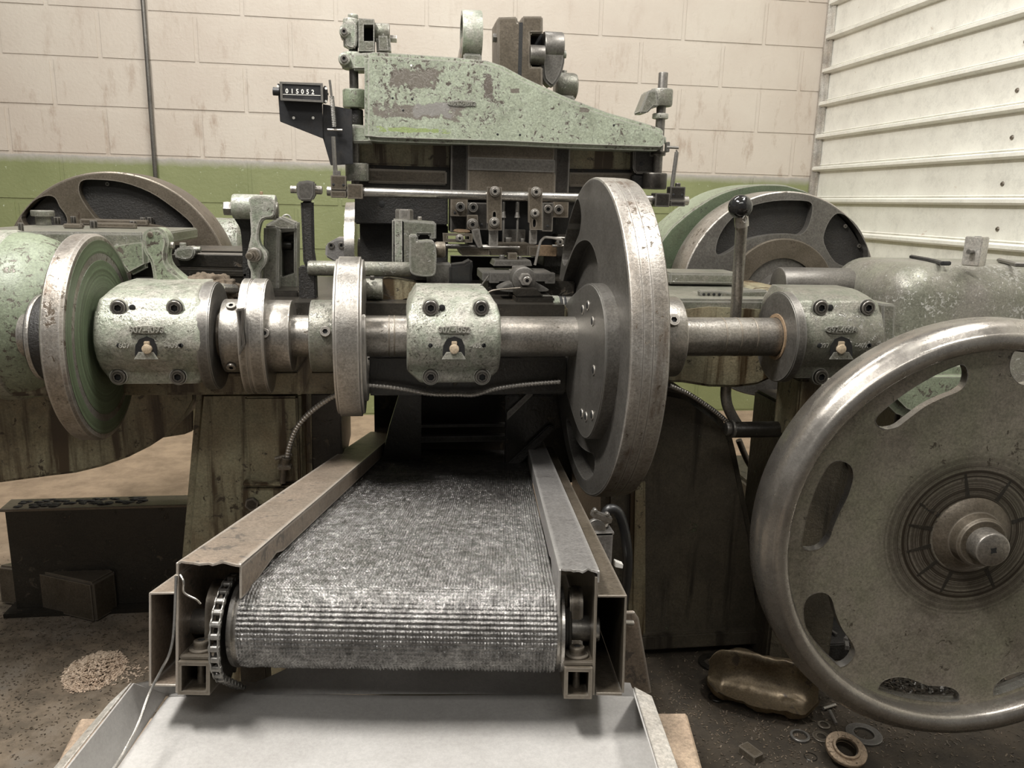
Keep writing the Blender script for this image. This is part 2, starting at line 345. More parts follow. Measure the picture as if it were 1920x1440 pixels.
    def rows(s, R_, yb, cr=.012):
        """bulged casting: R_ = [(z, xl, xr, yf)] bottom to top, closed back at yb"""
        b = bmesh.new(); G = []
        for z, xl, xr, yf in R_:
            xs = [(xl, yf+cr*1.1), (xl+cr*.12, yf+cr*.5), (xl+cr*.45, yf+cr*.14), (xl+cr, yf), (xr-cr, yf), (xr-cr*.45, yf+cr*.14), (xr-cr*.12, yf+cr*.5), (xr, yf+cr*1.1)]
            G.append([b.verts.new((xl, yb, z))]+[b.verts.new((x, y, z)) for x, y in xs]+[b.verts.new((xr, yb, z))])
        for p, q in zip(G, G[1:]):
            for i in range(len(p)-1): b.faces.new((p[i], p[i+1], q[i+1], q[i]))
            b.faces.new((p[-1], p[0], q[0], q[-1]))
        b.faces.new(G[0]); b.faces.new(G[-1][::-1]); bmesh.ops.recalc_face_normals(b, faces=b.faces); s._merge(b); return s
    def mesh(s, name, mat, ang=35):
        me = bpy.data.meshes.new(name); s.bm.to_mesh(me); s.bm.free()
        me.materials.append(M[mat] if isinstance(mat, str) else mat)
        me.polygons.foreach_set('use_smooth', [True]*len(me.polygons)); me.set_sharp_from_angle(angle=math.radians(ang)); return me
    def out(s, name, mat, parent=None, ang=35, label=None):
        o = bpy.data.objects.new(name, s.mesh(name, mat, ang)); COL.objects.link(o); o.parent = parent
        if label: o['label'] = label
        return o
def thing(name, label, cat, group=None):
    o = bpy.data.objects.new(name, None); COL.objects.link(o); o.empty_display_size = .05
    o['label'] = label; o['category'] = cat
    if group: o['group'] = group
    return o
def tag(o, label, cat, group=None, kind=None):
    o['label'] = label; o['category'] = cat
    if group: o['group'] = group
    if kind: o['kind'] = kind
    return o
def struct(o): o['kind'] = 'structure'; return o
# shared screws: unit radius, facing the camera side (-y)
def _cap(kind):
    m = MB(); hexp = [(.5*math.cos(PI/3*i), .5*math.sin(PI/3*i)) for i in range(6)]
    if kind == 'hexhead':
        m.prism([(math.cos(PI/3*i), math.sin(PI/3*i)) for i in range(6)], -.7, 0, XZ, .08)
    else:
        h = .5
        m.prism(circ(0, 0, .93, 30), -h, 0, XZ, 0, [hexp]); m.lathe([(-h, .93), (-h+.07, 1), (0, 1)], 0, 0, XZ, 30, cap=False)
        m.prism(hexp, -.12, -.05, XZ, 0)
    me = m.mesh('screw_'+kind, 'blackmid' if kind != 'light' else 'dullsteel', 40); me.materials.append(M['hole'])
    if kind != 'hexhead':
        for p in me.polygons:
            if all(math.hypot(me.vertices[v].co.x, me.vertices[v].co.z) < .52 for v in p.vertices): p.material_index = 1
    return me
CAPM = {k: _cap(k) for k in ('socket', 'hexhead', 'light')}
def screw(parent, x, y, Y, rp, kind='socket', name='cap_screw', rot=0, world=None):
    o = bpy.data.objects.new(name, CAPM[kind]); COL.objects.link(o); o.parent = parent
    r = rp*mpp(x, y, Y) if world is None else rp
    o.location = at(x, y, Y) if world is None else world; o.scale = (r, r, r); o.rotation_euler = (0, random.uniform(0, 1), rot); return o
def text(s, size, loc, mat, parent, name='lettering', ext=.0008, rot=(PI/2, 0, 0), cu_scale=1, label=None):
    c = bpy.data.curves.new('txt', 'FONT'); c.body = s; c.size = size; c.extrude = ext; c.align_x = 'CENTER'; c.align_y = 'CENTER'; c.resolution_u = 3; c.offset = size*.025
    t = bpy.data.objects.new('t', c); COL.objects.link(t); bpy.context.view_layer.update()
    me = bpy.data.meshes.new_from_object(t.evaluated_get(bpy.context.evaluated_depsgraph_get())); bpy.data.objects.remove(t)
    me.transform(Matrix.Translation(loc) @ Matrix.Rotation(rot[2], 4, 'Z') @ Matrix.Rotation(rot[0], 4, 'X') @ Matrix.Diagonal((cu_scale, 1, 1, 1)))
    me.materials.clear(); me.materials.append(M[mat]); o = bpy.data.objects.new(name, me); COL.objects.link(o); o.parent = parent
    if label: o['label'] = label
    return o
# ================================================================== THE SETTING
WD, WX = 3.947, 2.092
f = MB(); f.box(-4.2, WX+.3, -2.5, WD+.25, -.1, 0, 0); struct(f.out('floor', 'floor'))
wb = MB(); wb.box(-4.2, WX+.02, WD+.0012, WD+.2, 0, 2.95, 0); wb = struct(wb.out('wall_back', 'wall'))
bw, bh = .4064, .2032
def block_mesh(w_):
    m = MB(); m.box(.006, w_-.006, 0, .03, .006, bh-.006, .0035); return m.mesh('block', 'wall', 50)
bm_full, = (block_mesh(bw),)
for k in range(14):
    z = k*bh; x = -1.293 - 7*bw + (0 if k % 2 == 0 else bw/2)
    while x < WX-.02:
        wid = min(bw, WX-.004-x)
        o = bpy.data.objects.new('concrete_block', bm_full if wid > bw-.002 else block_mesh(wid)); COL.objects.link(o)
        o.parent = wb; o.location = (x, WD-.0015-random.uniform(0, .0015), z); x += bw
# ribbed sheet wall on the right
prof = [(0, 0)]; z = -.045
zs = [.957-.155*6+.155*k for k in range(18)]; P = []
for zr in zs:
    P += [(zr-.018, 0), (zr-.017, -.018), (zr-.010, -.028), (zr+.002, -.028), (zr+.006, -.020), (zr+.009, 0), (zr+.014, -.006), (zr+.018, 0)]
P = [(max(0, a), b) for a, b in P if a > -.02 and a < 2.95]
def sheet(y0, y1, dx):
    b = bmesh.new(); A = [b.verts.new((WX+d+dx, y0, zz)) for zz, d in P]; B = [b.verts.new((WX+d+dx, y1, zz)) for zz, d in P]
    for i in range(len(P)-1): b.faces.new((A[i], B[i], B[i+1], A[i+1]))
    C_ = [b.verts.new((WX+dx+.03, yy, zz)) for yy in (y0, y1) for zz in (P[0][0], P[-1][0])]
    b.faces.new((C_[0], C_[2], C_[3], C_[1])); m = MB(); m._merge(b); return m
wr = struct(sheet(1.55, WD, 0).out('wall_right', 'panelw', ang=20))
for i, (a, b_) in enumerate(((-.3, 1.6), )):
    sheet(a, b_, -.004).out('ribbed_panel', 'panelw', wr, 20)
scm = MB().lathe([(-.004, .0), (-.004, .006), (0, .009), (.001, .009)], 0, 0, YZ, 10).mesh('sheet_screw', 'brownst')
for zr in zs[5:]:
    for yy in (2.62, 1.7, .8):
        o = bpy.data.objects.new('sheet_screw', scm); COL.objects.link(o); o.parent = wr; o.location = (WX-.001, yy+random.uniform(-.01, .01), zr+.03+.025)
t = MB(); t.box(WX-.03, WX-.001, WD-.02, WD-.001, 0, 2.9, .003); t.box(WX-.012, WX-.001, WD-.045, WD-.015, 0, 2.9, .003); struct(t.out('trim_1', 'galv'))
cd = MB(); x_ = at(278, 160, WD-.03).x
cd.cyl(x_, WD-.02, .0095, .3, 2.94, XY, 14); c_ = tag(cd.out('conduit', 'castdark'), 'thin grey vertical conduit running up the block wall at left', 'conduit')
c_.data.materials[0] = M['iron']

# ================================================================== CONVEYOR (its own frame: s across, d away and down, n up)
KD = Vector((.1252, .9768, -.1736)).normalized(); KS = Vector((.992, -.127, 0)).normalized(); KD = (KD-KS*KS.dot(KD)).normalized(); KN = KS.cross(KD)
KO = CAM + ray(754, 1172)*.9
KF = (KO, KS, KN, KD)                         # prism: a = s, b = n, depth = d
KR = (KO, KD, KN, KS)                         # prism: a = d, b = n, depth = s
def Kp(s, d, n): return KO+KS*s+KD*d+KN*n
R0 = .045; HW = .172; BL = 1.15
cv = thing('belt_conveyor', 'wire mesh belt conveyor in folded sheet steel rails running under the machine', 'conveyor')
# woven belt as real relief: wraps the front roller
L1, L2 = BL, PI*R0; tot = L1+L2+.25
na = 420; nl = int(tot/.0012); S_ = np.linspace(-HW, HW, na); A_ = np.linspace(0, tot, nl)
Sg, Ag = np.meshgrid(S_, A_)
pitch_l, pitch_s = .0052, .0036
ph = np.sin(Ag*2*PI/pitch_l)*.5+.5
j1 = np.sin(Sg*2*PI/pitch_s + .5*np.sin(Ag*23+Sg*9))
hgt = .0028*np.power(ph, .8)*(.3+.7*(.5+.5*j1))*(.6+.6*rng.random((nl//9+1, na//6+1)).repeat(9, 0).repeat(6, 1)[:nl, :na]) + .0007*rng.random(Sg.shape)
rad = R0+hgt
flat = Ag < L1; th = np.clip((Ag-L1)/R0, 0, PI); ret = Ag > L1+L2
sag = 0
dd = np.where(flat, L1-Ag, np.where(ret, (Ag-L1-L2), -np.sin(th)*rad)); nn = np.where(flat, rad, np.where(ret, -rad, np.cos(th)*rad))
V = np.array(KO)[None, :] + Sg.reshape(-1, 1)*np.array(KS)+dd.reshape(-1, 1)*np.array(KD)+nn.reshape(-1, 1)*np.array(KN)
idx = np.arange(nl*na).reshape(nl, na); Q = np.stack([idx[:-1, :-1], idx[1:, :-1], idx[1:, 1:], idx[:-1, 1:]], -1).reshape(-1, 4)
me = bpy.data.meshes.new('belt'); me.vertices.add(len(V)); me.vertices.foreach_set('co', V.ravel()); me.loops.add(Q.size); me.loops.foreach_set('vertex_index', Q.ravel().astype(np.int32))
me.polygons.add(len(Q)); me.polygons.foreach_set('loop_start', np.arange(0, Q.size, 4, dtype=np.int32)); me.update(); me.polygons.foreach_set('use_smooth', [True]*len(Q)); me.materials.append(M['belt'])
o = bpy.data.objects.new('woven_belt', me); COL.objects.link(o); o.parent = cv; o['kind'] = 'stuff'
m = MB(); m.cyl(0, 0, R0-.001, -HW-.006, HW+.004, KR); m.cyl(0, 0, .014, -HW-.075, HW+.05, KR, 24)
m.lathe([(-HW-.010, R0+.002), (-HW-.005, R0+.003), (-HW-.004, R0-.004)], 0, 0, KR, 48); m.lathe([(HW+.003, R0-.004), (HW+.005, R0+.002), (HW+.008, R0+.002)], 0, 0, KR, 48)
m.out('front_roller', 'bright', cv)
m = MB(); m.cyl(L1, 0, R0-.004, -HW, HW, KR); m.out('rear_roller', 'oilblack', cv)
for k in range(6):
    if k: MB().box(-HW-.03, HW+.02, .16*k, .16*k+.02, -R0-.03, -R0-.012, .001, KF).out('crossbar', 'oilblack', cv)
def chan(pts, d0, d1, name, mat, th_=.0022):
    """folded sheet: open polyline in (s, n) given thickness"""
    P_ = [Vector(q) for q in pts]; n_ = len(P_); off = []
    for i in range(n_):
        a = (P_[i]-P_[i-1]).normalized() if i else None; b = (P_[i+1]-P_[i]).normalized() if i < n_-1 else None
        na_ = Vector((-a.y, a.x)) if a else None; nb_ = Vector((-b.y, b.x)) if b else None
        q = (na_+nb_)/(1+na_.dot(nb_)) if a and b else (na_ or nb_)
        off.append(P_[i]-q*th_)
    poly = [tuple(q) for q in P_]+[tuple(q) for q in off[::-1]]
    m_ = MB(); m_.prism(poly, d0, d1, KF, .0004, seg=1); return m_
LE = -.045
# covers over the rails, front edge crimped and lip cut on a slant
def cover(s0, s1, inner, name, mat, d1):
    b = bmesh.new(); n_ = .0795; ns = 14; rows_ = []
    for d in (LE, LE+.012, LE+.04, .15, .45, d1):
        row = []
        for lay in (0, -.0022):
            for i in range(ns+1):
                s_ = s0+(s1-s0)*i/ns; wob = (.0011*math.sin(i*.9+s0*30)+.0007*math.sin(i*2.1)) if d < LE+.005 else (.0008*math.sin(i*1.7+s0*30) if d < 0 else 0)
                row.append(b.verts.new(Kp(s_, d+(.003*math.sin(i*1.3) if d <= LE else 0), n_+wob+lay)))
        rows_.append(row)
    k = ns+1
    for p, q in zip(rows_, rows_[1:]):
        for i in range(ns): b.faces.new((p[i], p[i+1], q[i+1], q[i])); b.faces.new((p[k+i], q[k+i], q[k+i+1], p[k+i+1]))
        b.faces.new((p[0], q[0], q[k], p[k])); b.faces.new((p[ns], p[k+ns], q[k+ns], q[ns]))
    for i in range(ns): b.faces.new((rows_[0][i], rows_[0][k+i], rows_[0][k+i+1], rows_[0][i+1]))
    m_ = MB(); m_._merge(b)
    si, so = (s1, s0) if inner > 0 else (s0, s1)
    g = -.0022 if inner > 0 else .0022
    lip = [(LE, .079), (LE+.001, .041 if inner > 0 else .028), (LE+.02, .041 if inner > 0 else .028), (.09, .055), (.12, .050), (d1, .050), (d1, .079)]
    m_.prism(lip, si, si+g, KR, .0004, seg=1)
    m_.prism([(LE, .079), (LE, .066), (d1, .066), (d1, .079)], so, so-g, KR, .0004, seg=1)
    return m_.out(name, mat, cv, 30)
cl = cover(-.2351, -.1662, 1, 'rail_cover', 'rust', 1.22)
cr_ = cover(.1716, .2150, -1, 'rail_cover', 'sheet', 1.22)
chan([(-.235, .045), (-.2615, .044), (-.2615, -.053), (-.235, -.053)], LE, 1.2, '', '').out('outer_channel', 'rust', cv)
MB().prism([(LE, .066), (LE, -.062), (1.2, -.062), (1.2, .066)], -.2355, -.2325, KR, .0004, seg=1).out('side_plate', 'rust', cv)
chan([(.2430, -.054), (.2430, .0505), (.214, .050)][::1], LE, 1.2, '', '').out('outer_channel', 'brownst', cv)
MB().prism([(LE, -.054), (LE, -.057), (1.2, -.057), (1.2, -.054)], .2150, .2430, KR, .0004, seg=1).out('channel_flange', 'brownst', cv)
MB().prism([(LE, .072), (LE, -.057), (1.2, -.057), (1.2, .066)], .2105, .2135, KR, .0004, seg=1).out('side_plate', 'brownst', cv)
def sqtube(s0, s1, n0, n1):
    m_ = MB(); m_.prism([(s0, n0), (s1, n0), (s1, n1), (s0, n1)], LE-.004, .30, KF, 0, [[(s0+.004, n0+.004), (s1-.004, n0+.004), (s1-.004, n1-.004), (s0+.004, n1-.004)]])
    return m_.out('square_tube', 'brownst', cv)
for s0, s1, n0, n1 in ((-.2315, -.1975, -.062, -.0265), (.1800, .2100, -.0595, -.026)):
    q = sqtube(s0, s1, n0, n1); sm_ = (s0+s1)/2
    MB().box(s0-.001, s1+.003, LE+.002, LE+.055, n1, n1+.005, .0012, KF).out('clamp_plate', 'brownst', cv)
    KZ = (KO, KS, KD, KN)
    bl = MB(); bl.cyl(sm_, LE+.018, .0085, n1+.005, n1+.016, KZ, 20); bl.cyl(sm_, LE+.018, .013, n1+.005, n1+.0075, KZ, 24); bl.cyl(sm_, LE+.018, .0042, n0-.006, n1+.006, KZ, 12); bl.cyl(sm_, LE+.018, .0075, n0-.007, n0, KZ, 6)
    bl.out('clamp_bolt', 'brownst', cv); MB().cyl(sm_, LE+.018, .004, n1+.0158, n1+.0163, KZ, 6).out('socket', 'hole', cv)
# bearing brackets
MB().prism(smooth([(-.012, -.026), (.035, -.026), (.028, 0), (.032, .030), (.012, .045), (-.012, .030), (-.016, 0)], 4), -.216, -.196, KR, .002).out('bearing_bracket', 'brownst', cv)
MB().prism(smooth([(-.012, -.026), (.035, -.026), (.022, 0), (.028, .030), (.012, .045), (-.006, .030), (-.006, 0)], 4), .188, .203, KR, .002).out('bearing_bracket', 'brownst', cv)
m = MB(); [m.lathe([(c, .020), (c+.002, .023), (c+.004, .020)], 0, 0, KR, 30) for c in (.178, .182, .186)]; m.out('coil_seal', 'blackmid', cv)
# chain and sprocket beside the roller
cs = -.1905
sp = MB(); tp = []
for i in range(22*2): a = PI*i/22; tp.append((math.cos(a)*(.050 if i % 2 else .056), math.sin(a)*(.050 if i % 2 else .056)-.006))
sp.prism(tp, cs-.002, cs+.002, KR, .0005); sp.cyl(0, -.004, .03, cs+.002, cs+.010, KR); sp.out('sprocket', 'oilblack', cv)
lk = MB(); lk.prism(chaikin([(-.0085, -.0026), (-.004, -.0036), (0, -.0020), (.004, -.0036), (.0085, -.0026), (.0085, .0026), (.004, .0036), (0, .0020), (-.004, .0036), (-.0085, .0026)], 1), -.0052, -.0036, YZ, .0004, seg=1)
lk.prism(chaikin([(-.0085, -.0026), (-.004, -.0036), (0, -.0020), (.004, -.0036), (.0085, -.0026), (.0085, .0026), (.004, .0036), (0, .0020), (-.004, .0036), (-.0085, .0026)], 1), .0036, .0052, YZ, .0004, seg=1)
lk.cyl(-.0055, 0, .0028, -.006, .006, YZ, 10); lk.cyl(.0055, 0, .0028, -.006, .006, YZ, 10); lkm = lk.mesh('chain_link', 'bright')
lkm.materials[0] = M['iron']
KM = Matrix((KS, KD, KN)).transposed()
cps = [(math.cos(a)*.0565, math.sin(a)*.0565-.006) for a in np.arange(math.radians(75), math.radians(232), .0125/.0565)]
lx, ln_ = cps[-1]
for i in range(1, 7): cps.append((lx+.0105*i, ln_-.0062*i))
for i, (d, n_) in enumerate(cps):
    a = math.atan2(n_+.006, d)+PI/2 if i < len(cps)-6 else math.atan2(-.0062, .0105)
    o = bpy.data.objects.new('chain_link', lkm); COL.objects.link(o); o.parent = cv
    o.matrix_local = Matrix.Translation(Kp(cs, d, n_)) @ (KM @ Matrix.Rotation(a, 3, 'X')).to_4x4()
for s_ in (-.235, .225):
    for d_ in (.22, .95):
        p_ = Kp(s_, d_, -.055); MB().box(p_.x-.018, p_.x+.018, p_.y-.018, p_.y+.018, 0, p_.z+.006, .002).out('leg', 'oilblack', cv)
# steel leg plate at the right of the front end
pA = [(1118, 1150), (1190, 1148), (1198, 1160), (1222, 1300), (1118, 1300)]
MB().pl(pA, 1.0, .006, .001).out('end_plate', 'rust', cv)
m = MB(); m.cyl(KO.x+.262, KO.z-.0, .0, 0, 0) if 0 else None
sbolt = MB(); sbolt.ptube([(1150, 1166, .97), (1186, 1168, .985)], 5, 1, 12); sbolt.out('stud', 'steel', cv)
# wires on the left
wr1 = MB(); wr1.ptube([(330, 1080, .82), (326, 1180, .80), (318, 1225, .79), (303, 1255, .785), (280, 1300, .77), (258, 1360, .74), (235, 1405, .72), (212, 1442, .70), (190, 1480, .68)], 2.7, 6, 8)
tag(wr1.out('wire', 'bright'), 'long bare wire hanging down over the chute tray at its left side', 'wire')
wr2 = MB(); wr2.ptube([(338, 1078, .815), (344, 1090, .81), (344, 1108, .81), (352, 1116, .81), (368, 1124, .81), (376, 1132, .81)], 2.2, 5, 8); wr2.out('hooked_wire', 'bright', cv)
# electric connector on bracket at the right rail
ec = thing('cable_connector', 'silver angled cable connector with black hose behind the right conveyor rail', 'connector')
br = MB(); br.pb(1096, 1000, 1148, 1065, 1.16, .004, .001); br.pb(1096, 998, 1152, 1006, 1.16, .05, .002); br.out('bracket', 'sheet', ec)
b1 = MB(); b1.ptube([(1112, 996, 1.18), (1120, 985, 1.18), (1135, 970, 1.18)], 15, 3, 20); b1.cy(1118, 993, 19, 1.165, .01); b1.out('elbow', 'bright', ec)
b2 = MB(); b2.pl([(1112, 958), (1150, 972), (1146, 984), (1108, 970)], 1.155, .012, .002); b2.cy(1117, 959, 4, 1.15, .01); b2.cy(1140, 966, 4, 1.15, .01); b2.out('clamp', 'bright', ec)
b3 = MB(); b3.ptube([(1132, 972, 1.19), (1142, 955, 1.19), (1160, 962, 1.19), (1172, 1000, 1.19), (1177, 1050, 1.19), (1172, 1110, 1.19), (1160, 1160, 1.19)], 9.5, 5, 14); b3.out('hose', 'rubber', ec)
b4 = MB(); b4.pl([(1153, 1052), (1169, 1058), (1168, 1067), (1153, 1064)], 1.165, .01, .001); b4.out('paper_tag', 'white', ec)

# ================================================================== CHUTE TRAY at the conveyor's end
ch = thing('chute_tray', 'wide scuffed grey sheet steel tray with folded side flanges below the belt end', 'tray')
PZ = .497; 
def pz(x, y, z=PZ): return atZ(x, y, z)
bl_, br__, tl_, tr_ = pz(222, 1440), pz(1232, 1440), pz(318, 1302), pz(1190, 1302)
def ext(a, b_, t): return a+(b_-a)*t
fl_, frr = ext(tl_, bl_, 2.6), ext(tr_, br__, 2.6)
def slab(P4, th_, name, mat, par, bev=.0006):
    b = bmesh.new(); P4 = [Vector(q) for q in P4]; n_ = (P4[1]-P4[0]).cross(P4[3]-P4[0]).normalized()*th_
    v0 = [b.verts.new(q) for q in P4]; v1 = [b.verts.new(q-n_) for q in P4]; b.faces.new(v0); b.faces.new(v1[::-1]); k = len(P4)
    for i in range(k): b.faces.new((v0[i], v1[i], v1[(i+1) % k], v0[(i+1) % k]))
    bmesh.ops.recalc_face_normals(b, faces=b.faces)
    if bev: bmesh.ops.bevel(b, geom=b.edges[:], offset=bev, segments=1, affect='EDGES')
    m_ = MB(); m_._merge(b); return m_.out(name, mat, par)
# floor of the tray: gently dished
b = bmesh.new(); G = []
for j in range(17):
    t_ = j/16; row = []
    for i in range(25):
        u_ = i/24; p_ = ext(ext(tl_, fl_, t_), ext(tr_, frr, t_), u_).copy(); p_.z += -.004*math.sin(PI*u_)*min(1, t_*4)+.0015*math.sin(u_*9+t_*5); row.append(b.verts.new(p_))
    G.append(row)
for p, q in zip(G, G[1:]):
    for i in range(24): b.faces.new((p[i], p[i+1], q[i+1], q[i]))
G2 = [[b.verts.new(v.co-Vector((0, 0, .002))) for v in row] for row in G]
for p, q in zip(G2, G2[1:]):
    for i in range(24): b.faces.new((p[i], q[i], q[i+1], p[i+1]))
rim = [(j, 0) for j in range(17)]+[(16, i) for i in range(1, 25)]+[(j, 24) for j in range(15, -1, -1)]+[(0, i) for i in range(23, 0, -1)]
for (j0, i0), (j1, i1) in zip(rim, rim[1:]+rim[:1]): b.faces.new((G[j0][i0], G[j1][i1], G2[j1][i1], G2[j0][i0]))
bmesh.ops.recalc_face_normals(b, faces=b.faces); m = MB(); m._merge(b); m.out('tray_floor', 'pan', ch, 60)
# back flange with a crimp
zt = .027; b = bmesh.new(); G = []
for i in range(41):
    u_ = i/40; p_ = ext(tl_, tr_, u_); px_ = 318+(1190-318)*u_
    k = 0 if px_ < 470 or px_ > 1085 else min(1, (px_-470)/80, (1085-px_)/10)
    h = zt*(.10+.90*k); y_ = .012*(1-k)
    G.append([b.verts.new(p_+Vector((0, -.001-y_*.3, .001))), b.verts.new(p_+Vector((0, .012, h*.5))), b.verts.new(p_+Vector((0, .022+.003*math.sin(u_*23), h)))])
for p, q in zip(G, G[1:]):
    for i in range(2): b.faces.new((p[i], q[i], q[i+1], p[i+1]))
bmesh.ops.solidify(b, geom=b.faces[:], thickness=.002); m = MB(); m._merge(b); m.out('back_flange', 'pan', ch, 60)
def flange(edge0, edge1, top0, top1, out0, out1, tag_):
    slab([edge0, edge1, top1, top0], .002, 'side_flange', 'pan', ch)
    slab([top0, top1, out1, out0], .002, 'flange_lip', 'galv', ch)
zf = .045
L0, L1_ = at(250, 1280, .80), None
lt0 = atZ(248, 1281, PZ+.05); lt1 = lt0+(fl_-tl_)
lo0 = atZ(205, 1322, PZ+.046); lo1 = lo0+(fl_-tl_)+Vector((-.01, 0, 0))
flange(tl_+Vector((-.004, 0, 0)), fl_, lt0, lt1, lo0, lo1, 'l')
rt0 = atZ(1188, 1290, PZ+.05); rt1 = rt0+(frr-tr_); ro0 = atZ(1222, 1308, PZ+.046); ro1 = atZ(1270, 1440, PZ+.046); ro1 = ro0+(ro1-ro0)*2.4
flange(frr, tr_+Vector((.003, 0, 0)), rt1, rt0, ro1, ro0, 'r')
slab([tl_+Vector((-.004, 0, 0)), lt0, tl_+Vector((-.002, .004, .02)), tl_+Vector((.02, .002, 0))], .002, 'corner_fold', 'pan', ch)
# bench the tray stands on
bn = thing('steel_stand', 'rust tan stand under the grey tray, its edges showing at both sides', 'stand')
zb = PZ-.012
A = [atZ(150, 1345, zb-.02), atZ(1288, 1335, zb-.02)]; B = [atZ(100, 1442, zb-.02), atZ(1318, 1442, zb-.02)]
TL, TR = A; BLp, BRp = ext(A[0], B[0], 2.5), ext(A[1], B[1], 2.5)
slab([BLp, BRp, TR, TL], .008, 'top_board', 'wood', bn, .003)
for p_ in (TL, TR, BLp, BRp):
    sx = .03 if p_.x < .2 else -.03; MB().box(p_.x+sx-.02, p_.x+sx+.02, p_.y-.03*(1 if p_ in (TL, TR) else -1)-.02, p_.y-.03*(1 if p_ in (TL, TR) else -1)+.02, 0, zb-.029, .002).out('leg', 'rust', bn)
for p_, q_ in ((tl_, tr_), (fl_, frr)):
    c0 = (p_+q_)/2; sg = -1 if p_ is tl_ else 1
    MB().box(p_.x+.05, q_.x-.05, c0.y+sg*.03-.01, c0.y+sg*.03+.01, zb-.0195, PZ-.0115, .001).out('spacer_bar', 'rust', bn)
# ================================================================== CAM SHAFT
SY, SZ, SR = 1.505, .811, .0385
def sx(px, dy=0): return at(px, 632, SY-dy).x
def on_shaft(m, p0, p1, r, ch=.002, n=56):
    return m.cyl(SY, SZ, r, sx(p0, r*.9), sx(p1, r*.9), YZ, n, ch)
cs_ = thing('cam_shaft', 'long oily steel shaft running across the whole machine front', 'shaft')
m = MB(); on_shaft(m, 30, 1500, SR); m.out('shaft', 'steel', cs_)
for a in (728, 738, 1362, 1390, 1420): m = MB(); on_shaft(m, a, a+3, SR+.0006, .0002); m.out('scored_line', 'brownst', cs_)
def setscrew(par, px, py, r_c, rp=9):
    X = at(px, py, SY-r_c).x; z = at(px, py, SY-r_c).z; a = math.asin(max(-1, min(1, (z-SZ)/r_c)))
    y = SY-r_c*math.cos(a)
    o = screw(par, 0, 0, 0, rp*mpp(px, py, y), 'light', 'set_screw', world=Vector((at(px, py, y).x, y-.0006, SZ+r_c*math.sin(a)))); o.rotation_euler = (-a, 0, 0)
    h = MB(); h.prism(circ(0, 0, .5, 6), -.505, -.5, XZ, 0)
# left pair of collars with oval cam between
lc = thing('cam_collar', 'grooved steel cam between two clamped collars left of the thin cam disc', 'collar')
m = MB(); on_shaft(m, 410, 452, .067); m.out('collar', 'steel', lc)
m = MB(); on_shaft(m, 490, 542, .066); m.out('collar', 'steel', lc)
m = MB(); on_shaft(m, 378, 412, .043); m.out('bushing', 'brownst', lc)
cpf = smooth([(SY+.085*math.cos(t)+(.0), SZ+(.105 if math.sin(t) > 0 else .108)*math.sin(t)) for t in [i*2*PI/16 for i in range(16)]], 4)
m = MB(); m.prism(cpf, sx(443, .09), sx(461, .09), YZ, .002); m.prism(cpf, sx(463, .09), sx(492, .09), YZ, .002); m.prism([(SY+(a-SY)*.97, SZ+(b-SZ)*.97) for a, b in cpf], sx(455, .09), sx(470, .09), YZ, 0); m.out('cam_plate', 'steel', lc)
m = MB(); m.prism([(sx(446, .09), SZ+.062), (sx(462, .09), SZ+.064), (sx(458, .09), SZ+.03), (sx(460, .09), SZ+.0), (sx(447, .09), SZ-.02), (sx(450, .09), SZ+.03)], SY-.097, SY-.08, XZ, .002); m.out('weld_scar', 'blackmid', lc)
for px, py in ((434, 580), (434, 690)): setscrew(lc, px, py, .067)
setscrew(lc, 496, 625, .066)
# thin cam disc and hub
cd_ = thing('cam_disc', 'tall thin polished cam disc left of the middle bearing', 'disc')
xL, xR = sx(622, .145), sx(677, .145)
pf = [(SY+.152*math.cos(a)*(.92), SZ-.002+.149*math.sin(a)) for a in [i*2*PI/72 for i in range(72)]]
M_ = MB(); M_.prism(pf, xL, xR, YZ, .005, seg=3); M_.out('disc', 'bright', cd_).data.materials[0] = M['steel']
m = MB(); on_shaft(m, 578, 630, .067, .003); m.out('hub', 'greygreen', cd_)
m = MB(); m.prism(sector(SY, SZ, .08, .125, 150, 330), xR, xR+.006, YZ, .001); m.out('counter_plate', 'steel', cd_)
setscrew(cd_, 610, 622, .067, 10)

# ---------------------------------------------------------------- green left disc
ld = thing('eccentric_disc', 'big leftmost disc with worn steel rim and green painted right face', 'disc')
lx0, lx1 = -.560, -.523
R_ = .183; CY, CZ = 1.50, .808
m = MB(); m.lathe([(lx0, .12), (lx0, R_-.006), (lx0+.004, R_-.001), (lx0+.02, R_), (lx1-.006, R_), (lx1-.001, R_-.004), (lx1, R_-.010), (lx1, R_-.0102)], CY, CZ, YZ, 96, cap=True); m.out('rim', 'rim', ld)
m = MB(); m.lathe([(lx1-.01, R_-.011), (lx1+.0006, R_-.011), (lx1+.0006, .150), (lx1-.004, .145), (lx1-.004, .139), (lx1+.0006, .137), (lx1+.003, .05), (lx1+.003, 0)], CY, CZ, YZ, 96, cap=False); m.out('painted_face', 'discgreen', ld)
m = MB(); m.cyl(CY, CZ, .075, sx(46, .07), lx0, YZ); m.cyl(CY, CZ, .055, lx1, sx(185, .05), YZ); m.out('hub', 'castdark', ld)
m = MB(); m.cyl(CY, CZ, .077, sx(48, .07), sx(58, .07), YZ, 48, .003); m.out('hub_ring', 'brass', ld).data.materials[0] = M['steel']

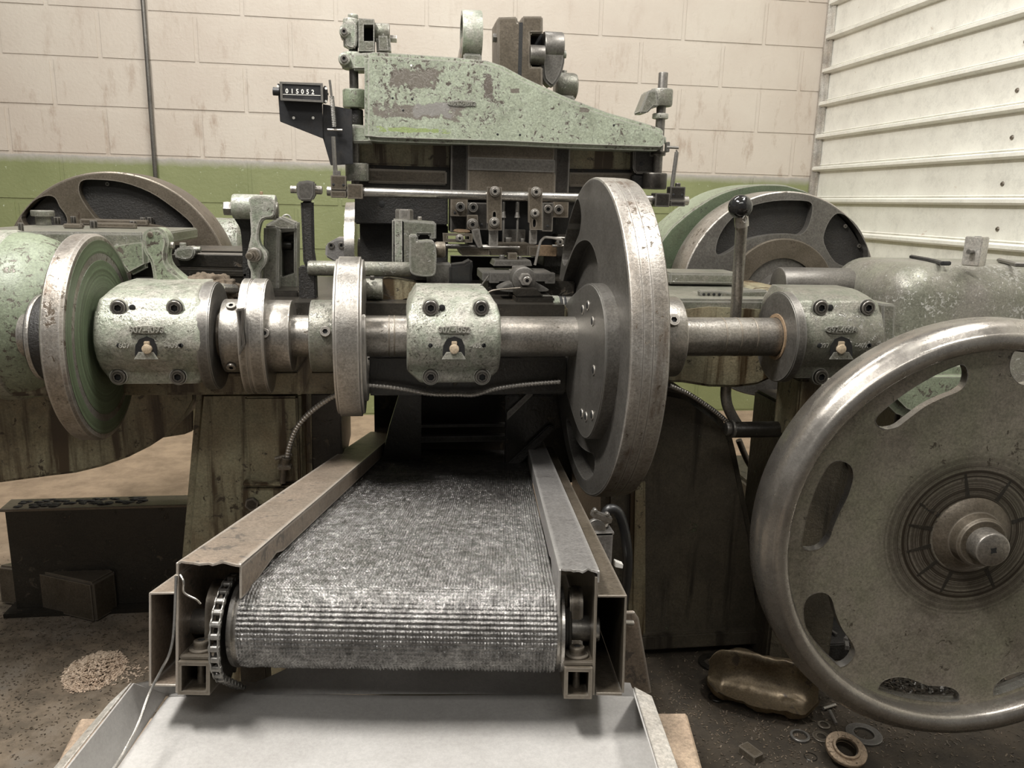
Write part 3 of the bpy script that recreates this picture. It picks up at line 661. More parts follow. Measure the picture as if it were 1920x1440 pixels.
# ---------------------------------------------------------------- bearings
def bearing(x0, x1, lab, num, mat, yf=1.405, capright=False, y0=548, y1=723, chl=.018, low=None):
    t = thing('bearing_block', lab, 'bearing', 'cast bearing blocks along the shaft')
    X0, X1 = at(x0, 632, yf).x, at(x1, 632, yf).x
    zt, zb_ = at((x0+x1)/2, y0, yf+.02).z, at((x0+x1)/2, y1, yf+.02).z
    R = []
    H = [(0, chl, .046), (.015, chl*.85, .036), (.07, chl*.5, .033), (.13, .002, .033), (.16, 0, .030), (.22, 0, .019), (.30, 0, .009), (.40, 0, .002), (.48, 0, 0), (.58, 0, .003), (.68, 0, .010), (.76, 0, .019), (.785, .001, .024), (.88, .006, .027), (.905, .010, .034), (.95, .014, .056), (.985, .018, .080), (1.0, .020, .098)]
    for h, ins, dy in H: R.append((zb_+(zt-zb_)*h, X0+ins, X1-ins, yf+dy))
    m = MB(); m.rows(R, 1.60, .009); m.out('housing', mat, t, 50)
    for q in (1, -1):
        for (fx, py) in ((.25, 577), (.78 if not capright else .76, 577), (.25, 706), (.79, 706)):
            if q == 1:
                px_ = x0+(x1-x0)*fx; o = screw(t, px_, py, yf+(.0232 if py < 650 else .031), 13.5, 'socket')
                MB().lathe([(o.location.y-.0015, o.scale.x*1.06), (o.location.y-.0015, o.scale.x*1.2), (o.location.y+.012, o.scale.x*1.3)], o.location.x, o.location.z, XZ, 28, cap=False).out('counterbore', mat, t)
    xm = (x0+x1)/2
    for px_, py_, r in ((xm-2-.24*(x1-x0), 648, 4.5), (xm+.31*(x1-x0), 648, 4.5), (xm-.13*(x1-x0), 577, 6)):
        m = MB(); m.cy(px_, py_, r, yf-.0004 if py_ > 600 else yf+.0235, .004, .0003, 16); m.out('drilled_hole', 'hole', t)
    # plate with the casting number
    m = MB(); m.pl(chaikin([(xm-31, 611), (xm+31, 611), (xm+31, 626), (xm-31, 626)], 2), yf-.0012, .004, .0008); npl = m.out('number_plate', mat, t)
    c = at(xm, 618.5, yf-.0015); text(num, .0150, c, mat, npl, 'raised_number', .0016)
    text(num.split('-')[0], .0125, at(xm-.20*(x1-x0), 648, yf+.001), mat, t, 'raised_figures', .0014); text('-'+num.split('-')[1], .0125, at(xm+.24*(x1-x0), 648, yf+.001), mat, t, 'raised_figures', .0014)
    # oil pocket with brass fitting
    pk = [(xm-22, 668), (xm-21, 648), (xm-14, 636), (xm, 631), (xm+14, 636), (xm+19, 648), (xm+20, 668)]
    m = MB(); m.pl(pk, yf-.0004, .002, .0005); m.out('oil_pocket', 'hole', t)
    sl = MB(); sl.pl([(xm-24, 674), (xm-15, 660), (xm+13, 660), (xm+22, 674)], yf-.0012, .002, .0005); sl.out('pocket_sill', mat, t)
    g = MB(); g.cy(xm, 655, 9, yf-.007, .007, .001, 20); g.pb(xm-5, 641, xm+5, 652, yf-.006, .006, .0006); g.out('oil_fitting', 'brass', t)
    return t, X0, X1
t, X0, X1 = bearing(171, 378, 'left bearing block in pale green paint beside the green faced disc', '607-4093', 'capgreen', capright=True, y0=541, y1=726)
m = MB(); m.prism(circ(SY, SZ, .098, 56), X1-.012, X1+.010, YZ, .002); m.out('end_face', 'iron', t)
t, X0, X1 = bearing(763, 941, 'middle bearing block with eight sided face between cam disc and tall flywheel', '307-4052', 'capgreen', y0=550, y1=723, chl=.026)
t, X0, X1 = bearing(1496, 1662, 'right bearing block, grey and oily, beside the rounded hopper housing', '397-409A', 'greygreen', yf=1.43, y0=549, y1=714, chl=.02)
m = MB(); m.prism(circ(SY, SZ, .091, 56), X0-.008, X0+.012, YZ, .002); m.out('end_face', 'iron', t)
m = MB(); m.lathe([(X0-.010, SR+.001), (X0-.010, SR+.008), (X0-.006, SR+.009)], SY, SZ, YZ, 40, cap=False); m.out('bronze_ring', 'tan', t)

# ---------------------------------------------------------------- tall flywheel
fw = thing('flywheel', 'tall heavy flywheel in the middle of the shaft, worn steel rim', 'flywheel')
WXa, WXb, WR = .360, .428, .306
FY, FZ = 1.507, .806
h1 = smooth([(1.600, 1.045), (1.640, 1.072), (1.700, 1.035), (1.755, .985), (1.770, .940), (1.735, .930), (1.690, .955), (1.640, .985), (1.605, 1.01)], 5)
h2 = smooth([(1.415, .90), (1.436, .947), (1.485, .983), (1.55, .994), (1.635, .979), (1.70, .940), (1.76, .885), (1.785, .82), (1.765, .73), (1.71, .69), (1.66, .655), (1.60, .635), (1.52, .640), (1.44, .69), (1.405, .76), (1.40, .83)], 5)
h3 = smooth([(1.52, .585), (1.47, .590), (1.40, .60), (1.40, .565), (1.47, .530), (1.56, .535), (1.62, .56), (1.66, .60), (1.62, .607), (1.57, .59)], 5)
m = MB(); m.prism(circ(FY, FZ, WR-.004, 110), WXa, WXa+.028, YZ, 0, [h1, h2, h3]); m.prism(circ(FY, FZ, WR-.03, 90), WXa+.028, WXb-.003, YZ, 0); m.out('web', 'iron', fw, 25)
g = .0012
m = MB(); m.lathe([(WXa, WR-.0045), (WXa+.0015, WR-.001), (WXa+.004, WR), (WXa+.020, WR), (WXa+.0203, WR-g), (WXa+.0212, WR-g), (WXa+.0215, WR), (WXa+.036, WR), (WXa+.0363, WR-g*1.3), (WXa+.0375, WR-g*1.3), (WXa+.038, WR-.0003),
    (WXb-.012, WR-.001), (WXb-.004, WR-.003), (WXb-.001, WR-.007), (WXb, WR-.02), (WXb, .05)], FY, FZ, YZ, 128, cap=False); m.out('rim', 'rim', fw)
cp = smooth([(1.262, .80), (1.275, .87), (1.32, .912), (1.40, .925), (1.50, .90), (1.60, .86), (1.66, .80), (1.60, .72), (1.52, .672), (1.42, .640), (1.345, .655), (1.285, .72)], 5)
m = MB(); m.prism(cp, .335, .392, YZ, .002); cpl = m.out('crank_plate', 'iron', fw)
for y_, z_ in ((1.44, .872), (1.40, .885), (1.36, .862), (1.335, .78), (1.33, .70), (1.375, .685), (1.41, .682)):
    m = MB(); m.cyl(y_, z_, .009, .3335, .336, YZ, 18, .0005); o_ = m.out('dowel_hole', 'steel', cpl); MB().cyl(y_, z_, .0062, .3330, .3345, YZ, 18, .0002).out('hole_bottom', 'hole', fw)
m = MB(); m.cyl(SY, SZ, .079, WXb-.002, sx(1283, .05), YZ, 48, .004); m.out('hub_collar', 'steel', fw)
setscrew(fw, 1262, 603, .079, 12)

# ================================================================== MACHINE BED AND FRAME
bd = thing('machine_bed', 'long green cast bed running left of and under the middle of the shaft', 'machine bed')
X0 = at(-120, 700, 1.57).x; X1 = at(1062, 700, 1.57).x; zt = .862; zbm = at(560, 740, 1.57).z
m = MB(); m.box(X0, X1, 1.57, 2.12, zbm, zt, .006, seg=2); m.out('bed_casting', 'greenoil', bd); MB().box(X0+.01, X1-.01, 1.566, 2.11, zt-.03, zt+.003, .001).out('oily_deck', 'oilblack', bd)
m = MB(); m.pb(690, 668, 1062, 741, 1.555, .02, .004); m.out('front_cover', 'oilblack', bd)
m = MB(); m.pl([(556, 700), (580, 664), (600, 664), (566, 741), (556, 741)], 1.56, .02, .002); m.pb(240, 700, 640, 706, 1.562, .01, .001); m.out('front_rib', 'greenoil', bd)
br_ = thing('bed_extension', 'green cast bed part between flywheel and right bearing with curved lower edge', 'machine bed')
oc = [(1175, 590), (1262, 578), (1330, 570), (1440, 576), (1500, 560), (1560, 560), (1560, 640), (1500, 680), (1470, 700), (1420, 722), (1380, 727), (1330, 726), (1280, 718), (1175, 716)]
m = MB(); m.pl(oc, 1.60, .40, .006); m.out('bed_casting', 'greenoil', br_)
m = MB(); P_ = [at(1262, 575, 1.60), at(1480, 570, 1.60)]; m.box(at(1175, 575, 1.6).x, at(1500, 575, 1.6).x, 1.605, 2.12, P_[0].z-.02, P_[0].z+.016, .006); m.out('deck', 'greygreen', br_)
m = MB(); m.pb(1255, 512, 1392, 533, 1.86, .12, .004); m.out('back_ledge', 'greygreen', br_)
m = MB(); m.pl([(1313, 545), (1345, 545), (1388, 551), (1388, 562), (1330, 560), (1314, 556)], 1.66, .02, .002); m.pl([(1388, 545), (1440, 544), (1444, 552), (1440, 563), (1388, 562)], 1.665, .03, .003); q = m.out('perforated_link', 'greygreen', br_)
for x_ in (1320, 1329, 1339, 1349): MB().cy(x_, 552, 2.6, 1.6585, .004, .0003, 12).out('link_hole', 'hole', br_)
# pedestals
lp = thing('left_pedestal', 'oil streaked green cast pedestal left of the conveyor', 'pedestal')
lp.name = 'machine_pedestal'
def taper(m, top, bot, Yt, Yb, z0, z1, dep, bev=.012):
    b = bmesh.new(); v = []
    for (xa, xb, Y, z) in ((bot[0], bot[1], Yb, z0), (top[0], top[1], Yt, z1)):
        v.append([b.verts.new((xa, Y, z)), b.verts.new((xb, Y, z)), b.verts.new((xb, Y+dep, z)), b.verts.new((xa, Y+dep, z))])
    b.faces.new(v[0][::-1]); b.faces.new(v[1])
    for i in range(4): b.faces.new((v[0][i], v[0][(i+1) % 4], v[1][(i+1) % 4], v[1][i]))
    bmesh.ops.recalc_face_normals(b, faces=b.faces); bmesh.ops.bevel(b, geom=b.edges[:], offset=bev, segments=3, affect='EDGES'); m._merge(b); return m
def tp(px0, px1, py, Y, zb0=0.0, zpx=None):
    return at(px0, py, Y).x, at(px1, py, Y).x
a0, a1 = tp(362, 580, 745, 1.60); c0, c1 = tp(337, 585, 1035, 1.60); zc = at(340, 1035, 1.60).z; za = zbm+.004
k_ = za/(za-zc); b0 = a0+(c0-a0)*k_; b1 = a1+(c1-a1)*k_
m = MB(); taper(m, (a0, a1), (b0, b1), 1.62, 1.60, 0, za, .34, .018); m.out('casting', 'greenoil', lp)
m = MB(); m.pb(462, 744, 560, 905, 1.600, .03, .004); m.out('raised_panel', 'greenoil', lp)
m = MB(); m.pl([(455, 905), (528, 905), (528, 912), (455, 912)], 1.575, .05, .002); m.pl([(452, 912), (560, 912), (560, 960), (452, 960)], 1.59, .03, .004); m.out('foot_bracket', 'greenoil', lp)
screw(lp, 473, 943, 1.59, 13, 'hexhead', 'hex_bolt')
m = MB(); m.pb(581, 738, 641, 893, 1.64, .30, .003); m.out('side_plate', 'oilblack', lp)
rp_ = thing('machine_pedestal', 'near black oil caked cast pedestal behind the tall flywheel, right of the conveyor', 'pedestal')
a0, a1 = at(1160, 760, 1.64).x, at(1378, 760, 1.64).x; bR = atZ(1440, 1190, 0.0)
m = MB()
prof_r = [(1130, 760), (1150, 735), (1230, 722), (1290, 735), (1340, 770), (1372, 800), (1385, 850), (1395, 900), (1415, 1000), (1425, 1080), (1440, 1262), (1130, 1262)]
m.pl([(x, min(y, 1215)) for x, y in prof_r], 1.68, .36, .02, seg=3); m.out('casting', 'pedoil', rp_)
m = MB(); m.pl([(1185, 900), (1212, 900), (1212, 1205), (1180, 1205)], 1.665, .03, .008); m.out('edge_rib', 'greenoil', rp_)
m = MB(); m.pb(1100, 1190, 1450, 1217, 1.66, .36, .004); m.out('foot', 'pedoil', rp_)
rp_2 = thing('frame_post', 'dark square post under the right bearing block', 'post')
m = MB(); m.pl([(1500, 712), (1543, 712), (1536, 830), (1490, 830)], 1.50, .10, .004); m.out('upper_post', 'greenoil', rp_2)
m = MB(); p0 = at(1500, 835, 1.5); p1 = at(1560, 835, 1.5); m.box(p0.x+.03, p1.x+.12, 1.60, 1.80, 0, p0.z+.05, .006); m.out('lower_post', 'pedoil', rp_2)
# deep dark frame under the middle: the drop chute sides
dc = thing('drop_chute', 'black steel drop chute under the middle bearing above the belt', 'chute')
m = MB(); m.pl([(748, 741), (790, 741), (790, 880), (712, 880), (730, 800)], 1.78, .02, .001); m.out('left_cheek', 'oilblack', dc)
m = MB(); q0, q1 = at(760, 800, 2.05), at(950, 800, 2.05); m.box(at(700, 700, 2.05).x, at(1100, 700, 2.05).x, 2.08, 2.10, .30, .86, 0); m.out('back_plate', 'oilblack', dc)
m = MB(); m.pb(785, 796, 950, 801, 1.95, .02, .001); m.out('lip_bar', 'iron', dc)
m = MB(); m.pb(768, 818, 948, 829, 1.88, .02, .001); m.out('cross_bar', 'iron', dc)
m = MB(); m.pl([(948, 741), (1040, 741), (1052, 800), (1040, 806), (955, 886), (948, 880)], 1.74, .015, .002); m.out('right_cheek', 'oilblack', dc)
m = MB(); m.pl([(951, 773), (991, 736), (1000, 740), (951, 788)], 1.73, .008, .001); m.out('cheek_flange', 'iron', dc)
m = MB(); m.pl([(950, 872), (1030, 796), (1043, 803), (962, 884)], 1.725, .012, .003); m.out('wiper_bar', 'castdark', dc)
# left lower guard
lg = thing('lower_guard', 'oil stained green guard with curved underside at lower left', 'guard')
oc = [(-120, 700), (366, 700), (366, 752), (350, 780), (320, 812), (280, 838), (240, 858), (190, 876), (140, 888), (90, 894), (0, 906), (-120, 915)]
m = MB(); m.pl(oc, 1.72, .30, .006); m.out('guard_shell', 'greenoil', lg)
m = MB(); m.pl([(300, 745), (362, 745), (362, 808), (345, 815), (300, 822)], 2.03, .05, .003); m.out('rear_shell', 'greenoil', lg)
lh = thing('round_housing', 'large rounded green casting at the left edge behind the green faced disc', 'housing')
c = at(-30, 597, 1.62); RR = 158*mpp(0, 600, 1.62); xr = at(112, 600, 1.52).x
m = MB(); m.lathe([(xr-.75, RR), (xr-.10, RR), (xr-.075, RR-.003), (xr-.045, RR-.014), (xr-.02, RR-.034), (xr-.005, RR-.062), (xr, RR-.10), (xr, .02)], 1.66, c.z, YZ, 90); m.out('drum', 'green', lh)
m = MB(); m.lathe([(xr-.155, RR+.0), (xr-.15, RR+.004), (xr-.12, RR+.004), (xr-.115, RR)], 1.66, c.z, YZ, 90, cap=False); m.out('band', 'greenlite', lh)

# ================================================================== REAR FLYWHEELS
def rear_wheel(cx_, cz_, R, Y, th_, lab, holes, mat='iron', name='rear_flywheel'):
    t = thing('flywheel', lab, 'flywheel')
    m = MB(); m.prism(circ(cx_, cz_, R-.004, 100), Y, Y+.028, XZ, 0, holes); m.out('spoked_face', mat, t, 25)
    m = MB(); m.lathe([(Y, R-.0045), (Y+.002, R-.001), (Y+.005, R), (Y+th_-.004, R), (Y+th_, R-.004), (Y+th_, .05)], cx_, cz_, XZ, 120, cap=False); m.out('rim', 'rim' if mat != 'brownst' else 'brownst', t)
    m = MB(); m.prism(circ(cx_, cz_, R-.01, 90), Y+.026, Y+th_-.01, XZ, 0); m.out('recessed_web', 'castdark', t)
    m = MB(); m.cyl(cx_, cz_, .075, Y-.05, Y+.01, XZ); m.out('hub', mat, t)
    return t
hl = [(at(x, y, 2.3).x, at(x, y, 2.3).z) for x, y in [(148, 350), (156, 338), (185, 337), (230, 342), (280, 360), (320, 386), (352, 412), (363, 427), (358, 436), (345, 436), (300, 424), (240, 413), (188, 412), (172, 400), (152, 370)]]
hl2 = [(at(x, y, 2.3).x, at(x, y, 2.3).z) for x, y in [(40, 410), (50, 390), (68, 374), (88, 367), (103, 371), (112, 388), (125, 408), (118, 428), (60, 430)]]
t = rear_wheel(-.753, .824, .291, 2.3, .13, 'brown iron flywheel at the left rear, its pockets painted black', [smooth(hl, 3), smooth(hl2, 3), sector(-.753, .824, .13, .245, 200, 255), sector(-.753, .824, .13, .245, 285, 340)], 'brownst')
for x, y in ((202, 345), (345, 403)): screw(t, x, y, 2.325, 4, 'hexhead', 'plug')
c = at(1462, 545, 2.25)
f_ = lambda L: [(at(x, y, 2.25).x, at(x, y, 2.25).z) for x, y in L]
hr1 = f_([(1342, 470), (1350, 440), (1372, 410), (1405, 388), (1450, 377), (1500, 376), (1520, 380), (1523, 395), (1515, 425), (1500, 440), (1480, 438), (1440, 440), (1400, 450), (1370, 470), (1350, 478)])
hr2 = f_([(1548, 430), (1560, 408), (1575, 400), (1600, 415), (1620, 445), (1628, 480), (1615, 500), (1590, 500), (1565, 490), (1545, 455)])
R2 = .307
t = rear_wheel(c.x, at(1470, 358, 2.25).z-R2, R2, 2.25, .12, 'dark iron flywheel at the right rear behind the black lever ball', [smooth(hr1, 3), smooth(hr2, 3), sector(c.x, at(1470, 358, 2.25).z-R2, .13, .25, 200, 250)], 'iron')
m = MB(); m.pl([(1565, 422), (1590, 420), (1590, 426), (1565, 426)], 2.24, .001, 0) if 0 else None
for x, y in ((1584, 424), (1610, 461)): screw(t, x, y, 2.272, 4, 'hexhead', 'plug')
m = MB(); m.lathe([(2.244, .115), (2.244, .17), (2.255, .175)], c.x, at(1470, 358, 2.25).z-R2, XZ, 80, cap=False); m.out('hub_ring', 'brownst', t)
gg = thing('belt_guard', 'green arched belt guard behind the right rear flywheel', 'guard')
oc = [(1150, 640), (1175, 560), (1243, 447), (1275, 412), (1310, 385), (1350, 362), (1395, 349), (1440, 345), (1490, 352), (1540, 390), (1560, 560), (1500, 640)]
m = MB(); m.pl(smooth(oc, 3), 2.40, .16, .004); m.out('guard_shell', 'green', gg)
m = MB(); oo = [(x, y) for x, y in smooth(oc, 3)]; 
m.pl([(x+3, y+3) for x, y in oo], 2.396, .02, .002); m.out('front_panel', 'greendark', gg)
rsx = thing('rear_shaft', 'steel rear shaft end behind the lever at right', 'shaft')
m = MB(); m.cx(1466, 1600, 536, 34, 1.98, .004); m.out('shaft', 'iron', rsx)
rb = thing('rear_drum', 'green worn drum behind the left rear flywheel', 'drum')
m = MB(); q = at(420, 445, 2.48); m.lathe([(at(330, 440, 2.5).x, .075), (at(435, 440, 2.5).x, .075), (at(449, 440, 2.5).x, .069), (at(456, 440, 2.5).x, .05), (at(458, 440, 2.5).x, 0.0)], 2.52, q.z-.02, YZ, 48); m.out('drum', 'greenlite', rb); m = MB(); m.box(at(360, 440, 2.5).x, at(430, 440, 2.5).x, 2.48, 2.56, 0, q.z-.05, .005); m.out('stand', 'oilblack', rb)
# rear pillow block and rear cam
pb_ = thing('pillow_block', 'small bare metal pillow block with two hex sockets on the rear shaft', 'bearing')
m = MB(); m.pl(chaikin([(611, 447), (690, 447), (690, 492), (609, 492)], 1), 2.2, .12, .004); m.out('housing', 'sheet', pb_)
for x in (621, 640): screw(pb_, x, 460, 2.2, 6)
rc = thing('rear_cam', 'thin bright rear cam disc beside the tool slide', 'disc')
m = MB(); q = at(662, 470, 2.2); m.lathe([(at(648, 470, 2.2).x, .10), (at(648, 470, 2.2).x+.002, .135), (at(668, 470, 2.2).x, .137), (at(672, 470, 2.2).x, .12)], 2.24, q.z-.01, YZ, 80); m.out('disc', 'bright', rc)

# ================================================================== RIGHT HOUSING, things on it
rh = thing('hopper_housing', 'big rounded grey green cast housing at the right with flat top', 'housing')
hx0, hx1 = at(1556, 540, 2.05).x, at(2300, 560, 1.72).x; z1 = at(1700, 498, 1.72).z; z0_ = at(1700, 775, 1.72).z
b = bmesh.new(); bmesh.ops.create_cube(b, size=1); 
for v in b.verts: v.co = Vector(((hx0+hx1)/2+v.co.x*(hx1-hx0), 1.91+v.co.y*.36, (z0_+z1)/2+v.co.z*(z1-z0_)))
bmesh.ops.bevel(b, geom=[e for e in b.edges if not (abs((e.verts[0].co-e.verts[1].co).y) < 1e-4 and max(v.co.x for v in e.verts) > hx1-.01 and abs((e.verts[0].co-e.verts[1].co).x) < 1e-4)], offset=.078, segments=9, profile=.5, affect='EDGES', clamp_overlap=True)
m = MB(); m._merge(b); m.out('body', 'hopper', rh, 60)
m = MB(); m.pl([(1655, 570), (1680, 571), (1674, 700), (1655, 700)], 1.60, .14, .003); m.out('side_fin', 'greygreen', rh)
m = MB(); m.pl(chaikin([(1650, 690), (1900, 690), (1900, 760), (1870, 785), (1790, 798), (1700, 790), (1660, 750)], 1), 1.60, .2, .02, seg=4); m.out('lower_bulge', 'green', rh)
m = MB(); m.box(hx0+.12, hx1-.05, 1.86, 2.1, 0, z0_+.03, .01); m.out('stand', 'pedoil', rh)
def topz(x, y): return atZ(x, y, z1)
hk = tag(MB().tube([topz(1708, 484)+Vector((0, 0, .004)), topz(1740, 490)+Vector((0, 0, .004)), topz(1757, 494)+Vector((0, 0, .004)), topz(1766, 497)+Vector((0, 0, .004)), topz(1780, 497)+Vector((0, 0, .004))], .0052, 6, 1).out('hex_key', 'black'), 'black hex key lying on the right housing in front of the block', 'hex key')
hb = tag(MB().tube([topz(1872, 492)+Vector((0, 0, .006)), topz(1905, 500)+Vector((0, 0, .005)), topz(1990, 503)+Vector((0, 0, .005))], .0055, 6, 1).out('flat_bar', 'iron'), 'grey bar lying on the right housing at the photo edge', 'bar')
sb = thing('square_block', 'worn aluminium coloured square block with side screw standing on the right housing', 'block')
q0 = topz(1832, 500)
def rbox(m, cx_, cy_, z0, sx_, sy_, sz_, ang, bev=.002):
    b = bmesh.new(); bmesh.ops.create_cube(b, size=1); 
    for v in b.verts: v.co = Matrix.Rotation(ang, 3, 'Z') @ Vector((v.co.x*sx_, v.co.y*sy_, v.co.z*sz_)) + Vector((cx_, cy_, z0+sz_/2))
    bmesh.ops.bevel(b, geom=b.edges[:], offset=bev, segments=2, affect='EDGES'); m._merge(b); return m
m = MB(); rbox(m, q0.x+.005, q0.y+.02, z1+.0005, .036, .040, .068, .5); m.out('block', 'galv', sb)
m = MB(); m.cyl(q0.x+.008, q0.y+.022, .008, z1+.066, z1+.0692, XY, 16); m.out('bore', 'hole', sb)
m = MB(); m.tube([Vector((q0.x-.012, q0.y+.008, z1+.034)), Vector((q0.x-.026, q0.y+.002, z1+.034))], .006, 12, 1); m.out('side_screw', 'iron', sb)

# ================================================================== LEVER
lv = thing('hand_lever', 'upright steel hand lever with black ball knob', 'lever')
m = MB(); m.ptube([(1391, 418, 1.53), (1384, 520, 1.57), (1375, 640, 1.61), (1362, 720, 1.62), (1362, 752, 1.62), (1370, 775, 1.62), (1385, 800, 1.62)], 10, 6, 18); m.out('rod', 'steel', lv)
m = MB(); m.ptube([(1389, 400, 1.525), (1391, 424, 1.53)], 13, 1, 20); m.out('ferrule', 'bright', lv)
q = at(1388, 388, 1.525); rq = 22.5*mpp(1388, 388, 1.525)
b = bmesh.new(); bmesh.ops.create_uvsphere(b, u_segments=40, v_segments=24, radius=rq); bmesh.ops.translate(b, vec=q, verts=b.verts[:]); m = MB(); m._merge(b); o = m.out('ball_knob', 'rubber', lv)
kb = mk('gloss_black_knob', (.015, .015, .015), None, rough=.12, bump=0); o.data.materials[0] = kb
m = MB(); m.ptube([(1392, 410, 1.51), (1397, 404, 1.51), (1400, 410, 1.51), (1396, 418, 1.51), (1392, 414, 1.51)], 1.6, 4, 8); m.out('wire_clip', 'bright', lv)
m = MB(); m.cx(1378, 1495, 805, 15, 1.58); m.out('pivot_bar', 'oilblack', lv); m.bm if 0 else None
m = MB(); m.cx(1362, 1372, 804, 13, 1.58); m.cx(1374, 1379, 804, 17, 1.58); m.out('pivot_pin', 'iron', lv)

# ================================================================== BIG FRONT WHEEL
HR = .379; WA = .1; HO = Vector((.976, 1.132, .519)); WF = (HO, Vector((math.cos(WA), -math.sin(WA), 0)), Vector((0, 0, 1)), Vector((math.sin(WA), math.cos(WA), 0)))
bwh = thing('balance_wheel', 'large disc wheel with polished rim and kidney shaped holes at lower right', 'wheel')
m = MB(); r = HR; HY = 0
m.lathe([(.075, r-.044), (.03, r-.046), (.010, r-.047), (.003, r-.042), (0, r-.032), (.001, r-.022), (.004, r-.019), (.006, r-.0175), (.010, r-.010), (.022, r-.002), (.034, r), (.075, r-.002), (.082, r-.012), (.08, r-.04)], 0, 0, WF, 160, cap=False); m.out('rim', 'wheelrim', bwh, 60)
wy = .040
def onW(x, y, c=wy):
    d = ray(x, y); o_ = HO+WF[3]*c; q = CAM+d*((o_-CAM).dot(WF[3])/d.dot(WF[3]))-o_; return q.dot(WF[1]), q.dot(WF[2])
g_ = lambda L: smooth([onW(x, y) for x, y in L], 3)
HA = [(1640, 790), (1655, 770), (1700, 735), (1750, 705), (1790, 687), (1808, 684), (1815, 700), (1810, 722), (1795, 735), (1770, 745), (1735, 762), (1700, 788), (1680, 802), (1655, 805)]
HB = [(1558, 868), (1575, 863), (1595, 872), (1600, 895), (1590, 930), (1575, 960), (1562, 990), (1555, 1010), (1535, 1030), (1510, 1032), (1503, 1020), (1506, 1000), (1515, 960), (1530, 915), (1545, 885)]
HC = [(1506, 1140), (1516, 1118), (1540, 1110), (1558, 1120), (1567, 1150), (1580, 1180), (1598, 1205), (1603, 1225), (1590, 1245), (1568, 1253), (1548, 1243), (1527, 1213), (1510, 1175)]
HD = [(1645, 1300), (1652, 1280), (1675, 1270), (1705, 1272), (1740, 1285), (1775, 1287), (1797, 1298), (1797, 1318), (1775, 1332), (1740, 1336), (1700, 1330), (1662, 1318)]
HE = [(1895, 700), (1893, 680), (1903, 655), (1920, 642), (1960, 640), (2000, 655), (2010, 680), (1990, 705), (1950, 712), (1920, 722), (1905, 715)]
HF = [(1865, 1312), (1863, 1290), (1885, 1268), (1920, 1258), (1960, 1250), (1990, 1240), (2010, 1250), (1995, 1280), (1960, 1302), (1910, 1316), (1880, 1320)]
hh_ = [g_(q) for q in (HA, HB, HC, HD, HE, HF)]
hh_ += [sector(0, 0, .255, .325, a, a+27) for a in (-46, -10, 26)]
lim = HR-.053
hh_ = [[(a, b_) if math.hypot(a, b_) < lim else (a*lim/math.hypot(a, b_), b_*lim/math.hypot(a, b_)) for a, b_ in h] for h in hh_]
m = MB(); m.prism(circ(0, 0, HR-.0455, 140), wy, wy+.016, WF, 0, hh_); m.out('web', 'wheelweb', bwh, 30)
for h in hh_:
    ca, cb = sum(p[0] for p in h)/len(h), sum(p[1] for p in h)/len(h)
    h2 = [(ca+(a-ca)*.985, cb+(b_-cb)*.985) for a, b_ in h]
    m = MB(); m.prism(h, wy-.0006, wy+.0166, WF, 0, [h2]); m.out('hole_lining', 'bright', bwh)
m = MB(); m.lathe([(wy+.001, .070), (wy-.008, .060), (wy-.012, .047), (wy-.030, .044), (wy-.034, .040), (wy-.034, .02)], 0, 0, WF, 60, cap=False); m.out('hub_boss', 'brownst', bwh)
m = MB(); m.cyl(0, 0, .030, -.022, wy, WF, 48, .005); hb_ = m.out('hub', 'steel', bwh)
m = MB(); m.prism([(.007*math.cos(i*PI/4+.2)*(1 if i % 2 else .6), .007*math.sin(i*PI/4+.2)*(1 if i % 2 else .6)) for i in range(8)], -.0225, -.021, WF, 0); m.out('centre_hole', 'hole', hb_)
m = MB(); m.cyl(0, 0, .032, wy+.016, .50, WF, 40); m.out('axle', 'oilblack', bwh)
for k in range(9):
    a = math.radians([62, 104, 150, 171, 196, 222, 250, 300, 20][k]); u = Vector((math.cos(a), math.sin(a))); v = Vector((-u.y, u.x)); 
    pts = [u*.072+v*.004, u*.115+v*.002, u*.115-v*.002, u*.072-v*.004]
    m = MB(); m.prism([(q.x, q.y) for q in pts], wy-.0004, wy+.001, WF, 0); m.out('oil_streak', 'oilblack', bwh)
# ================================================================== CAST ARM over the tooling
AY = 1.86
def X_(px, py=200): return at(px, py, AY).x
def Z_(px, py): return at(px, py, AY).z
def patch(x0, y0, x1, y1, c):
    a, b_ = at(x0, y0, AY), at(x1, y1, AY); return ((a.x+b_.x)/2, (a.z+b_.z)/2, abs(b_.x-a.x)/2, abs(a.z-b_.z)/2, c)
GR = (.125, .11, .09)
M['arm'] = mk('arm_green_paint', (.295, .325, .25), (.25, .275, .205), DB, .545, 95, .38, 0, .25, .4, .4, 220, msc=45, edge=(.36, .34, .31),
    patches=[patch(725, 125, 830, 172, GR), patch(700, 190, 870, 228, (.14, .125, .105)), patch(775, 190, 850, 222, (.20, .19, .175)), patch(907, 124, 924, 190, (.10, .085, .07)),
             patch(700, 236, 850, 252, (.22, .27, .11)), patch(955, 165, 975, 175, GR), patch(1085, 200, 1105, 212, GR), patch(1098, 236, 1104, 241, GR)])
am = thing('cast_arm', 'large chipped green cast arm tapering to the right above the tooling', 'cast arm')
oc = [(683, 100), (700, 96), (760, 100), (860, 107), (915, 113), (945, 123), (985, 145), (1060, 180), (1140, 210), (1210, 230), (1240, 240), (1251, 250), (1252, 275), (1240, 283), (1150, 280), (1060, 277), (950, 272), (800, 268), (710, 265), (683, 262)]
m = MB(); m.pl(oc, AY, .10, .012, seg=4); m.out('casting', 'arm', am, 50)
def boss(m, px, y0, y1, rp): m.cz(px, y0, y1, rp, AY+.045, .005)
